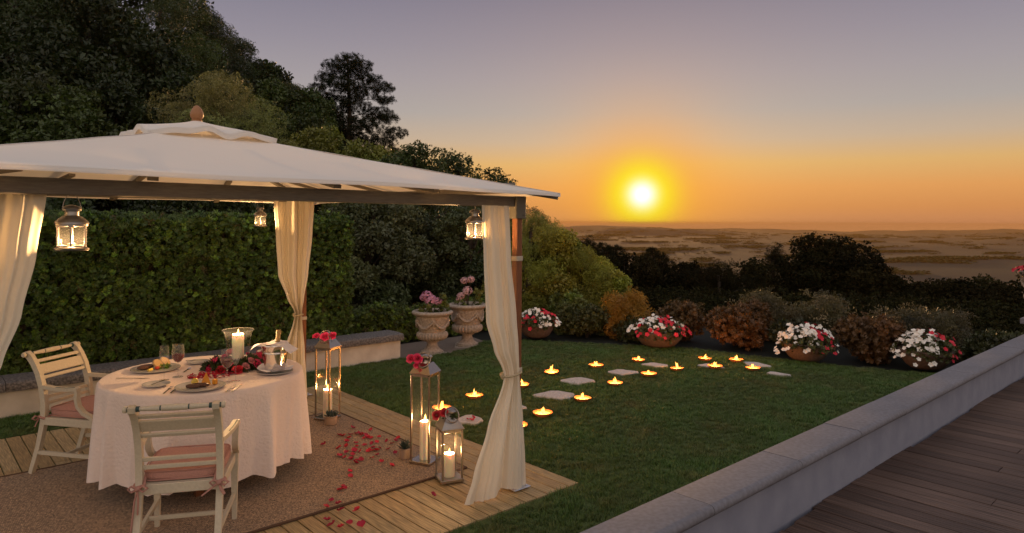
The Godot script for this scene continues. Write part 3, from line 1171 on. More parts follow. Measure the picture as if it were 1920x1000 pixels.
	for j in 11:
		var f := j / 10.0
		for i in nn + 1:
			var a := TAU * i / nn
			var sq := 1.0 / maxf(absf(cos(a)), absf(sin(a)))
			var r := lerpf(0.02, 0.43, f) * lerpf(1.0, pow(sq, 0.9), minf(1.0, f * 2.0))
			var y := 2.562 - 0.1 * pow(f, 0.85) - 0.03 * pow(f, 2.0) * (0.1 + 0.9 * (sq - 1.0) / 0.414) + 0.014 * pow(f, 2.0) * sin(a * 7.0 + 1.3) + 0.012 * pow(f, 3.0) * sin(a * 12.0 + 0.4)
			cap.append(Vector3(cos(a) * r, y, sin(a) * r))
	for i in nn + 1:
		cap.append(cap[10 * (nn + 1) + i] * Vector3(0.985, 1, 0.985) + Vector3(0, -0.036, 0))
	var cm := MB.new()
	cm.grid(cap, nn, 11, true)
	obj("vent_cap", cm, M.canvas, g)
	var fm := MB.new()
	fm.lathe([Vector2(0.0, 0.118), Vector2(0.012, 0.114), Vector2(0.03, 0.095), Vector2(0.043, 0.066), Vector2(0.046, 0.045), Vector2(0.04, 0.026), Vector2(0.03, 0.016), Vector2(0.036, 0.01), Vector2(0.036, -0.01), Vector2(0.0, -0.01)], 20)
	obj("finial", fm, M.finial, g, Vector3(0, 2.555, 0))
	curtain(Vector3(3.085, 0, GZ0 + 0.055), Vector3(1, 0, 0), [[1.96, -0.255, 0.0, 0.035], [1.6, -0.235, 0.02, 0.035], [1.2, -0.21, 0.075, 0.035], [1.0, -0.14, 0.095, 0.035], [0.86, -0.06, 0.1, 0.03], [0.82, -0.045, 0.102, 0.025], [0.78, -0.055, 0.105, 0.03], [0.5, -0.19, 0.14, 0.035], [0.2, -0.31, 0.165, 0.04], [0.035, -0.38, 0.175, 0.045]], 5, 3, "cream curtain tied back to the brown post beside the small lantern", Vector3(0.78, 0, 0.62))
	curtain(Vector3(3.06, 0, GZ1 + 0.07), Vector3(0.95, 0, 0.3), [[2.1, -0.2, 0.21, 0.07], [1.7, -0.175, 0.19, 0.07], [1.3, -0.15, 0.15, 0.06], [1.05, -0.06, 0.11, 0.05], [0.92, 0.01, 0.09, 0.035], [0.88, 0.02, 0.09, 0.03], [0.84, 0.01, 0.09, 0.035], [0.5, -0.09, 0.12, 0.06], [0.2, -0.13, 0.14, 0.07], [0.03, -0.15, 0.15, 0.07]], 5, 8, "cream curtain tied at the back corner post behind the ice bucket", Vector3(1, 0, 0))
	curtain(Vector3(0.12, 0, GZ0 - 0.05), Vector3(1, 0, 0), [[1.96, -0.13, 0.37, 0.05], [1.7, -0.13, 0.335, 0.06], [1.45, -0.13, 0.285, 0.06], [1.25, -0.13, 0.22, 0.06], [1.0, -0.12, 0.1, 0.05], [0.86, -0.11, 0.0, 0.03], [0.8, -0.11, 0.0, 0.03], [0.5, -0.13, 0.06, 0.05], [0.03, -0.16, 0.14, 0.06]], 5, 21, "cream curtain at the left end of the gazebo's front, swept back to the left", Vector3(0.7, 0, 0.7))


# a gathered curtain: rows [height, left, right, depth of fold] along «dir»
func curtain(at: Vector3, dir: Vector3, rows: Array, folds: int, seed: int, label: String, _t: Vector3) -> void:
	rng.seed = seed
	var c := thing("curtain", label, "curtain", at, 0.0, "curtains of the gazebo")
	var d := dir.normalized()
	var o := d.cross(Vector3.UP).normalized()
	var nu := 110
	var nv := 70
	var hi: float = rows[0][0]
	var lo: float = rows[-1][0]
	var ph := []
	for k in 4:
		ph.append(rng.randf() * TAU)
	var pts := PackedVector3Array()
	for j in nv + 1:
		var y := lerpf(hi, lo, float(j) / nv)
		var k := 0
		while k < rows.size() - 2 and rows[k + 1][0] > y:
			k += 1
		var f := smoothstep(0.0, 1.0, (rows[k][0] - y) / (rows[k][0] - rows[k + 1][0])) * 0.5 + 0.5 * clampf((rows[k][0] - y) / (rows[k][0] - rows[k + 1][0]), 0.0, 1.0)
		var l := lerpf(rows[k][1], rows[k + 1][1], f)
		var r := lerpf(rows[k][2], rows[k + 1][2], f)
		var a := lerpf(rows[k][3], rows[k + 1][3], f)
		var narrow := clampf((r - l) / 0.3, 0.25, 1.0)
		for i in nu + 1:
			var u := float(i) / nu
			var w := u + 0.05 * sin(TAU * u * 2.0 + ph[0] + y * 0.8) * sin(PI * u)
			var fold := sin(TAU * folds * 0.5 * w + ph[1]) * 0.6 + sin(TAU * folds * w + ph[2] + y * 0.7) * 0.3 + sin(TAU * folds * 2.3 * w + ph[3] + y * 1.6) * 0.14 / narrow
			var bow := sin(PI * u)
			pts.append(d * lerpf(l, r, u) + o * (-a * (0.35 + 0.65 * bow) * fold - a * 0.8 * bow * (1.0 if narrow < 0.5 else 0.35)) + Vector3(0, y + (0.012 * sin(TAU * u * 1.5 + ph[2]) if j == nv else 0.0), 0))
	var mb := MB.new()
	mb.grid(pts, nu, nv)
	obj("fabric", mb, M.curtain, c)
	var tie_y := 0.0
	var best := 9.0
	var mid := 0.0
	var half := 0.0
	for r in rows:
		if r[2] - r[1] < best:
			best = r[2] - r[1]
			tie_y = r[0]
			mid = (r[1] + r[2]) * 0.5
			half = best * 0.5
	var t := MB.new()
	var loop := []
	for i in 21:
		var a := TAU * i / 20
		loop.append(d * (mid + (half + 0.012) * cos(a)) + o * (0.05 * sin(a) - 0.012) + Vector3(0, tie_y + 0.006 * sin(a * 2.0), 0))
	t.tube(loop, 0.007, 6, false)
	t.tube([d * (mid - half - 0.008) + Vector3(0, tie_y + 0.02, 0), d * (mid - half - 0.02) + Vector3(0, tie_y, 0), d * (mid - half - 0.006) + Vector3(0, tie_y - 0.02, 0)], 0.009, 6)
	obj("tieback", t, M.rope, c)


# ---------------------------------------------------------------- trees, hedges, border
func make_trees() -> void:
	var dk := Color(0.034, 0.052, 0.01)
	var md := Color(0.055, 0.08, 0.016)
	var ol := Color(0.27, 0.275, 0.08)
	var yl := Color(0.17, 0.19, 0.03)
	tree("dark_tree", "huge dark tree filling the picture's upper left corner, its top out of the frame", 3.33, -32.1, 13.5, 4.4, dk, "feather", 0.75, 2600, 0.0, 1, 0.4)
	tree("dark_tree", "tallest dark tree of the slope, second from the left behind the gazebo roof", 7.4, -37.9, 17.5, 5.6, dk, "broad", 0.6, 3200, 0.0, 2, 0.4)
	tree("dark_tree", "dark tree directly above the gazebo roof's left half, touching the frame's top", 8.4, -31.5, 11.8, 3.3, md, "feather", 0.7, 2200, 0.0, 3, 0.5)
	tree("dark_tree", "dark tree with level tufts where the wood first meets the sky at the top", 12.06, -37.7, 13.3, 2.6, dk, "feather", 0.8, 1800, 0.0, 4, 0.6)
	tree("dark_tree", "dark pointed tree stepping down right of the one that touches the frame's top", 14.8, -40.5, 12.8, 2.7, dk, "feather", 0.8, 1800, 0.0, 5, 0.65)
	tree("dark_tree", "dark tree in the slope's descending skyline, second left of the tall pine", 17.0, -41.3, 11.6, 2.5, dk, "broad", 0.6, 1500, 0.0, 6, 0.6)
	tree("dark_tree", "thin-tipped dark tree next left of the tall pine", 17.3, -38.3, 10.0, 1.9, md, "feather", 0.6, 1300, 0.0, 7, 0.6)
	tree("pale_tree", "bushy pale olive tree behind the wooden finial of the gazebo roof", 6.77, -19.5, 5.9, 2.5, ol, "feather", 0.38, 3000, 0.0, 8, 0.45)
	tree("dark_tree", "low dark tree at the left edge just above the gazebo roof", 3.1, -24.2, 5.9, 2.6, md, "broad", 0.4, 2400, 0.0, 9, 0.5)
	tree("dark_tree", "low dark tree between the left edge and the pale olive tree", 5.3, -24.9, 6.3, 2.2, dk, "broad", 0.4, 2200, 0.0, 10, 0.5)
	tree("dark_tree", "dark bushy tree seen under the gazebo roof between the left curtain and hanging lantern", 1.6, -15.5, 2.7, 2.2, dk, "broad", 0.3, 1800, 0.0, 11, 0.4)
	tree("dark_tree", "dark bushy tree seen under the gazebo roof above the middle of the hedge", 4.9, -15.0, 2.9, 2.0, dk, "broad", 0.3, 1800, 0.0, 12, 0.4)
	tree("dark_tree", "dark tree low behind the tallest one, right of the left edge", 5.2, -29.0, 10.5, 4.0, dk, "broad", 0.5, 3000, 0.0, 51, 0.3)
	tree("dark_tree", "dark tree filling the gap under the sky-touching tree, above the olive tree", 9.6, -33.5, 9.5, 3.2, dk, "broad", 0.5, 2600, 0.0, 52, 0.3)
	tree("dark_tree", "dark tree between the olive tree and the descending skyline", 12.4, -33.0, 8.6, 2.8, md, "broad", 0.5, 2400, 0.0, 53, 0.35)
	tree("dark_tree", "dark tree at the upper left edge behind the huge corner tree", 0.8, -36.0, 17.5, 5.0, dk, "broad", 0.6, 2800, 0.0, 54, 0.3)
	tree("dark_tree", "dark tree left of the pine's trunk, behind the olive tree's right side", 13.8, -31.0, 6.9, 2.4, md, "broad", 0.45, 2200, 0.0, 55, 0.35)
	padded_tree("pine_tree", "tall dark pine with layered pads against the pale sky left of the sunset", 18.7, -34.3, 11.4, Color(0.02, 0.026, 0.012), [[0.0, 0.35, 0.75], [-0.7, 0.8, 0.7], [0.75, 0.9, 0.75], [0.0, 1.15, 0.9], [-1.3, 1.35, 0.65], [1.2, 1.5, 0.7], [-0.4, 1.9, 0.9], [-1.6, 2.0, 0.5], [2.0, 2.0, 0.65], [0.8, 2.3, 1.0], [-1.2, 2.6, 0.9], [2.1, 2.7, 0.6], [0.2, 3.0, 1.1], [1.6, 3.4, 0.9], [-0.8, 3.6, 1.2], [2.3, 3.8, 0.6], [0.8, 4.2, 1.2], [2.6, 4.5, 0.7], [-0.4, 4.8, 1.3], [1.7, 5.0, 1.0], [0.4, 5.6, 1.4], [2.3, 5.7, 0.8], [-0.8, 6.3, 1.3], [1.2, 6.6, 1.3], [0.2, 7.4, 1.5]], 0.3, 5200, 13)
	tree("dark_tree", "dark tree joining the tall pine to the descending skyline on its left", 17.6, -36.6, 8.6, 2.4, dk, "broad", 0.5, 1800, 0.0, 56, 0.45)
	tree("dark_tree", "narrow dark tree standing closest to the tall pine's left side", 15.3, -32.05, 8.5, 2.0, md, "broad", 0.42, 1700, 0.0, 57, 0.5)
	tree("green_bush_tree", "yellow-green bushy tree at the foot of the tall pine, above the roof's right slope", 11.0, -22.4, 5.2, 1.7, yl, "broad", 0.3, 2000, 0.0, 14, 0.5)
	tree("green_bush_tree", "yellow-green bushy tree lower right of the pine's foot", 11.3, -19.4, 4.5, 1.6, yl, "broad", 0.28, 1900, 0.0, 15, 0.5)
	tree("green_bush_tree", "rounded tree with a clear crown against the sky halfway down the roof's right slope", 11.3, -16.8, 4.3, 1.5, md, "broad", 0.24, 2000, 0.0, 16, 0.5)
	tree("green_bush_tree", "thin-twigged tree with sky showing through, two crowns right of the pine", 20.9, -27.2, 5.7, 2.6, md, "broad", 0.34, 1900, 0.0, 17, 0.6)
	tree("green_bush_tree", "small sparse tree just above the lower end of the gazebo roof", 21.0, -24.5, 4.5, 2.4, md, "broad", 0.32, 1800, 0.0, 18, 0.6)
	tree("green_bush_tree", "small dark tree tip beside the gazebo's roof corner, left of the sun", 20.9, -22.2, 3.0, 1.8, md, "feather", 0.45, 1600, 0.0, 19, 0.5)
	tree("laurel_tree", "dense dark laurel between the hedge's end and the pink-flowered urn", 6.8, -11.4, 2.5, 1.25, Color(0.08, 0.1, 0.045), "broad", 0.2, 3000, 0.0, 20, 0.25)
	tree("laurel_tree", "dense dark laurel right behind the two stone urns", 8.2, -11.9, 2.75, 1.35, Color(0.075, 0.095, 0.042), "broad", 0.2, 3000, 0.0, 21, 0.25)
	tree("laurel_tree", "dark laurel partly hidden by the near curtain's left edge", 8.5, -10.5, 2.3, 1.0, Color(0.065, 0.09, 0.035), "broad", 0.19, 2400, 0.0, 22, 0.25)
	tree("sunlit_tree", "tallest yellow-green sunlit tree, right of the gazebo's corner post", 8.75, -9.1, 2.13, 0.9, Color(0.24, 0.25, 0.035), "feather", 0.2, 3000, 0.0, 23, 0.3)
	tree("sunlit_tree", "yellow-green sunlit tree one step right of the gazebo's corner post", 9.15, -8.85, 1.85, 0.75, Color(0.26, 0.27, 0.035), "broad", 0.14, 2600, 0.0, 24, 0.35)
	tree("sunlit_tree", "sloping yellow-green sunlit tree below the sun's left side", 9.5, -8.5, 1.5, 0.75, Color(0.25, 0.26, 0.032), "feather", 0.19, 2800, 0.0, 26, 0.4)
	tree("sunlit_tree", "lowest yellow-green sunlit tree, where the bright foliage meets the dark valley trees", 9.75, -8.15, 1.08, 0.6, Color(0.22, 0.23, 0.03), "broad", 0.13, 2200, 0.0, 27, 0.4)
	tree("sunlit_tree", "small bright-leaved bush behind the leftmost terracotta bowl", 8.6, -8.0, 0.74, 0.42, Color(0.14, 0.18, 0.04), "whorl", 0.1, 900, 0.0, 25, 0.3)
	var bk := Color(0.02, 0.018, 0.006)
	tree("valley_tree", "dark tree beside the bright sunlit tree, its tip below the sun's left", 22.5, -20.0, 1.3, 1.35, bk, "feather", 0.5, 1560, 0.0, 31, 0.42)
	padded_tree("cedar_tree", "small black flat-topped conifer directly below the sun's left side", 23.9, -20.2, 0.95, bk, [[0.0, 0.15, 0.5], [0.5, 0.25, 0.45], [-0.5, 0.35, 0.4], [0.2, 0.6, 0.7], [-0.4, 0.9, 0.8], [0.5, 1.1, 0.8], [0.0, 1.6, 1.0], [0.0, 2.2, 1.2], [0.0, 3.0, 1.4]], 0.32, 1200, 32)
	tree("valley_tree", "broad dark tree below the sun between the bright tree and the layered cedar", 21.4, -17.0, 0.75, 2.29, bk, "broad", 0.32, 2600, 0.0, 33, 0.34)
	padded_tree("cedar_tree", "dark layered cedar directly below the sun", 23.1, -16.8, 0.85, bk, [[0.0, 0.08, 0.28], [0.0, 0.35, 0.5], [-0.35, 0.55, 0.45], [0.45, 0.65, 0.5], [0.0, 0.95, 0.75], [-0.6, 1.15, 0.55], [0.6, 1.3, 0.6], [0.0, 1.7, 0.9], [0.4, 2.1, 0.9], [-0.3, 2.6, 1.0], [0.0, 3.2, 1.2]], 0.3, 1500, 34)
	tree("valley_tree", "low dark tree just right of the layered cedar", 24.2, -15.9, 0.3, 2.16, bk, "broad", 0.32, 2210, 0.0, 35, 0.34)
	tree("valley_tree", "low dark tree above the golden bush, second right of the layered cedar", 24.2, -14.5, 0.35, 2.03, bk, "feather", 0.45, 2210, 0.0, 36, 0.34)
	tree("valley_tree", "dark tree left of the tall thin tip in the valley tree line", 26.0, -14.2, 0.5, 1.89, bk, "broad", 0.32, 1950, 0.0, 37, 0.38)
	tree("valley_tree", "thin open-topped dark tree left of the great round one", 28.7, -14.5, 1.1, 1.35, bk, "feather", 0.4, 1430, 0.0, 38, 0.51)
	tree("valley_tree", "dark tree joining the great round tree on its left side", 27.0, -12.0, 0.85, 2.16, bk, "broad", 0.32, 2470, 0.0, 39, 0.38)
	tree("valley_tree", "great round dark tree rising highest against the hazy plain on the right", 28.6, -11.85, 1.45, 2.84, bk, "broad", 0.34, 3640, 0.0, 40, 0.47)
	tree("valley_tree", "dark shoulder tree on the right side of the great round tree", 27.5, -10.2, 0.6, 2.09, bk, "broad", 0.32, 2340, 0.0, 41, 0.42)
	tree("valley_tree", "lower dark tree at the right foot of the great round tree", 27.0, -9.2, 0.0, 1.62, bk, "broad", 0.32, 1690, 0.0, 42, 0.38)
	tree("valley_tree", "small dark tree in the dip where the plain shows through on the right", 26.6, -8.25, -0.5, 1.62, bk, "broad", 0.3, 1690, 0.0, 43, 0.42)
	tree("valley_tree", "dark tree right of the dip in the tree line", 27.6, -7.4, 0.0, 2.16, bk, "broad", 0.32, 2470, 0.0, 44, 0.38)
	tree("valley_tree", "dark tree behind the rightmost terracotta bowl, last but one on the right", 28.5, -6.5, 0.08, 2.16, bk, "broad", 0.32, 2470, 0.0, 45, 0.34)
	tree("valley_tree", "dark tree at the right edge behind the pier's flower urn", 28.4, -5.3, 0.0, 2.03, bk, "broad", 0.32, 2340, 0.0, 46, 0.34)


func hedge(called: String, label: String, a: Vector3, b: Vector3, count: int, size: float, base: Color, seed: int, kind := "whorl") -> void:
	rng.seed = seed
	var h := thing(called, label, "hedge")
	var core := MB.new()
	core.box((a + b) * 0.5, (b - a).abs() - Vector3(0.36, 0.2, 0.36), 0.05)  # solid dark box added to stand in for the shaded inside of the hedge
	obj("dark_core", core, M.soil, h)
	var n := FastNoiseLite.new()
	n.seed = seed
	n.frequency = 0.9
	var where := []
	var tints := []
	var s := (b - a).abs()
	var lo := Vector3(minf(a.x, b.x), minf(a.y, b.y), minf(a.z, b.z))
	var front := s.x * s.y
	var topa := s.x * s.z
	var end := s.z * s.y
	for i in count:
		var t := rng.randf() * (front + topa + end)
		var p: Vector3
		var out: Vector3
		if t < front:
			p = Vector3(rng.randf() * s.x, rng.randf() * s.y, s.z)
			out = Vector3(0, 0.25, 1)
		elif t < front + topa:
			p = Vector3(rng.randf() * s.x, s.y, rng.randf() * s.z)
			out = Vector3(0, 1, 0.15)
		else:
			p = Vector3(s.x, rng.randf() * s.y, rng.randf() * s.z)
			out = Vector3(1, 0.25, 0)
		p += lo
		var bulge := n.get_noise_3dv(p * 1.6) * 0.17 + n.get_noise_3dv(p * 6.0) * 0.04
		p += out * (bulge - 0.2 * pow(rng.randf(), 1.8))
		if rng.randf() < 0.02 and t >= front and t < front + topa:
			p.y += rng.randf_range(0.03, 0.14)
		var k := size * rng.randf_range(0.7, 1.35)
		where.append(Transform3D(any_basis(out + Vector3(0, 0.2, 0), 0.35).scaled(Vector3.ONE * k), p))
		var tn := n.get_noise_3dv(p * 0.8 + Vector3(50, 0, 0))
		var c := tone(base, 0.24)
		if rng.randf() < 0.2:
			c = Color(c.r * 2.2, c.g * 2.2, c.b * 1.6)
		tints.append(Color(c.r * (1.0 + 0.5 * tn), c.g * (1.0 + 0.35 * tn), c.b * (1.0 + 0.3 * tn)))
	many("leaves", clump[kind], M.leaf, where, tints, h)
	where = []
	tints = []
	for i in int(count * 0.07):                                 # stray shoots
		var up := rng.randf() < 0.45
		var p := lo + Vector3(rng.randf() * s.x, s.y if up else rng.randf() * s.y, rng.randf() * s.z if up else s.z)
		var out := Vector3(rng.randfn() * 0.3, 1.0 if up else 0.6, 0.2 if up else 1.0).normalized()
		where.append(Transform3D(any_basis(out, 0.25).scaled(Vector3.ONE * size * rng.randf_range(1.2, 2.3)), p + out * rng.randf_range(-0.06, 0.07)))
		tints.append(tone(Color(base.r * 1.25, base.g * 1.15, base.b), 0.3) if rng.randf() > 0.12 else tone(Color(0.13, 0.085, 0.035), 0.2))
	many("shoots", clump.feather, M.leaf, where, tints, h)


func make_undergrowth() -> void:
	rng.seed = 61
	var where := []
	var tints := []
	for i in 9000:
		var t := rng.randf()
		var x := lerpf(8.6, 11.6, smoothstep(0.0, 0.55, t)) + rng.randf_range(0.0, 4.5)
		var z := lerpf(-10.2, -2.0, t) + rng.randf_range(-0.4, 0.4)
		var r := Vector2(x, z).length()
		var h := (0.15 + 0.35 * rng.randf()) * clampf((r - 10.8) * 0.5, 0.1, 1.0)
		where.append(Transform3D(any_basis(Vector3.UP, 0.5).scaled(Vector3.ONE * rng.randf_range(0.12, 0.24)), Vector3(x, terrain(x, z) + h * rng.randf(), z)))
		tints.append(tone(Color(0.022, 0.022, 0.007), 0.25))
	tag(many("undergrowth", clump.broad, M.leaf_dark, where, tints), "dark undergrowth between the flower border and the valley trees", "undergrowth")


func make_hedges() -> void:
	hedge("tall_hedge", "tall clipped dark green hedge behind the table and the stone-topped wall", Vector3(-2.2, 0, -8.32), Vector3(4.62, 1.86, -9.5), 32000, 0.08, Color(0.07, 0.12, 0.024), 3)
	hedge("box_hedge", "low clipped box hedge running behind the bench wall and the stone urns", Vector3(4.6, 0, -8.95), Vector3(8.2, 0.47, -9.5), 5000, 0.075, Color(0.085, 0.125, 0.022), 4)


func make_border() -> void:
	var rust := Color(0.14, 0.07, 0.024)
	shrub("golden_bush", "golden orange bush behind the second terracotta bowl from the left", Vector3(8.95, 0, -7.05), Vector3(0.42, 0.37, 0.36), Color(0.36, 0.19, 0.02), "feather", 0.2, 900, 1)
	shrub("box_bush", "low dark green bush between the two left terracotta bowls", Vector3(8.5, 0, -7.5), Vector3(0.5, 0.24, 0.4), Color(0.06, 0.07, 0.015), "whorl", 0.09, 1300, 2)
	shrub("box_bush", "small dark green bush at the left foot of the golden bush", Vector3(8.75, 0, -6.75), Vector3(0.3, 0.17, 0.25), Color(0.05, 0.06, 0.014), "whorl", 0.08, 700, 3)
	shrub("rust_bush", "dim brown bush right of the second terracotta bowl", Vector3(9.35, 0, -6.25), Vector3(0.42, 0.28, 0.36), Color(0.1, 0.06, 0.02), "whorl", 0.1, 900, 4, "brown shrubs of the border")
	shrub("rust_bush", "rust-brown bush left of the third terracotta bowl, the one with mostly white flowers", Vector3(9.55, 0, -5.35), Vector3(0.58, 0.31, 0.42), rust, "whorl", 0.1, 1500, 5, "brown shrubs of the border")
	shrub("rust_bush", "rust-brown bush between the two right terracotta bowls", Vector3(9.95, 0, -3.62), Vector3(0.5, 0.29, 0.4), rust, "whorl", 0.1, 1400, 6, "brown shrubs of the border")
	shrub("feathery_shrub", "pale feathery shrub above the left rust-brown bush", Vector3(10.6, -0.05, -5.5), Vector3(0.55, 0.4, 0.42), Color(0.13, 0.105, 0.045), "feather", 0.24, 900, 7, "pale feathery shrubs")
	shrub("feathery_shrub", "pale feathery shrub right behind the third terracotta bowl", Vector3(10.75, -0.05, -4.72), Vector3(0.52, 0.38, 0.42), Color(0.12, 0.1, 0.045), "feather", 0.24, 900, 8, "pale feathery shrubs")
	shrub("feathery_shrub", "pale feathery shrub above the right rust-brown bush", Vector3(11.1, -0.05, -3.7), Vector3(0.5, 0.36, 0.4), Color(0.11, 0.09, 0.042), "feather", 0.24, 800, 9, "pale feathery shrubs")
	shrub("feathery_shrub", "pale feathery shrub behind the rightmost terracotta bowl", Vector3(11.0, -0.05, -3.1), Vector3(0.5, 0.33, 0.4), Color(0.1, 0.085, 0.04), "feather", 0.24, 800, 10, "pale feathery shrubs")
	shrub("box_bush", "dark green bush at the far end of the white wall", Vector3(10.9, -0.05, -2.35), Vector3(0.5, 0.26, 0.4), Color(0.045, 0.055, 0.014), "whorl", 0.1, 1000, 11)
	shrub("box_bush", "dark green bush between the third terracotta bowl and the right rust-brown bush", Vector3(9.75, 0, -4.55), Vector3(0.4, 0.22, 0.3), Color(0.03, 0.035, 0.012), "whorl", 0.1, 800, 12)
	var spots := [[7.69, -7.87, 0.29, 1.0, "terracotta bowl nearest the gazebo post, leftmost of the row", "red and white petunias in the leftmost terracotta bowl"], [8.53, -6.1, 0.36, 0.9, "wide terracotta bowl in front of the golden bush", "white petunias edged with red below, in front of the golden bush"], [9.2, -4.17, 0.31, 1.1, "terracotta bowl between the two rust-brown bushes", "white and crimson petunias spilling over the bowl between the rust-brown bushes"], [9.87, -2.92, 0.31, 1.1, "terracotta bowl half hidden by the white wall, rightmost of the row", "white and crimson petunias in the rightmost bowl, by the white wall"]]
	for i in 4:
		var s = spots[i]
		var at := Vector3(s[0], 0, s[1])
		var r: float = s[2]
		var b := thing("terracotta_bowl", s[4], "flower bowl", at, 0.0, "terracotta bowls of the border")
		var mb := MB.new()
		mb.lathe([Vector2(0, 0), Vector2(r * 0.5, 0), Vector2(r * 0.72, 0.045), Vector2(r * 0.9, 0.12), Vector2(r * 0.97, 0.185), Vector2(r * 0.97, 0.2), Vector2(r * 1.02, 0.205), Vector2(r * 1.03, 0.24), Vector2(r * 0.98, 0.25), Vector2(r * 0.93, 0.245), Vector2(r * 0.9, 0.2)], 40)
		obj("bowl", mb, M.terracotta, b)
		var so := MB.new()
		so.lathe([Vector2(0.001, 0.225), Vector2(r * 0.92, 0.21)], 24)
		obj("soil", so, M.soil, b)
		rng.seed = 300 + i
		var pl := thing("petunia_plant", s[5], "flowering plant", at + Vector3(0, 0.22, 0), 0.0, "petunias of the border")
		var h: float = s[3]
		foliage("leaves", pl, [[Vector3(0, 0.05, 0), Vector3(r * 1.1, 0.15 * h, r * 1.1)], [Vector3(-0.1, 0.03, 0.1), Vector3(r, 0.12, r)]], 420, "whorl", 0.07, Color(0.06, 0.075, 0.02), M.leaf)
		for k in 2:
			var where := []
			var tints := []
			for q in (170 if k == 0 else 150):
				var a := rng.randf() * TAU
				var f := sqrt(rng.randf())
				var p := Vector3(cos(a) * f * r * 1.3, 0.0, sin(a) * f * r * 1.3)
				var across := p.x * 0.7404 + p.z * 0.672
				var is_red := across > r * 0.1 and sin(a * 3.0 + i) > -0.45 if i >= 2 else sin(p.x * 14.0 + i * 2.0) + sin(p.z * 11.0) > 0.5 or (i == 1 and f > 0.75 and p.z > -0.1)
				if is_red != (k == 1):
					continue
				p.y = 0.19 * h * (1.0 - f * f) + 0.03 + rng.randfn() * 0.025 - (0.11 * smoothstep(0.8, 1.0, f) if i >= 2 else 0.03 * f)
				where.append(Transform3D(any_basis(Vector3(p.x * 2.2 - 0.25, 0.8, p.z * 2.2 + 0.3), 0.3).scaled(Vector3.ONE * rng.randf_range(0.055, 0.075)), p))
				tints.append(Color.WHITE * rng.randf_range(0.9, 1.0))
			many("white_flowers" if k == 0 else "red_flowers", clump.floret, M.floret_white if k == 0 else M.floret_red, where, [], pl)


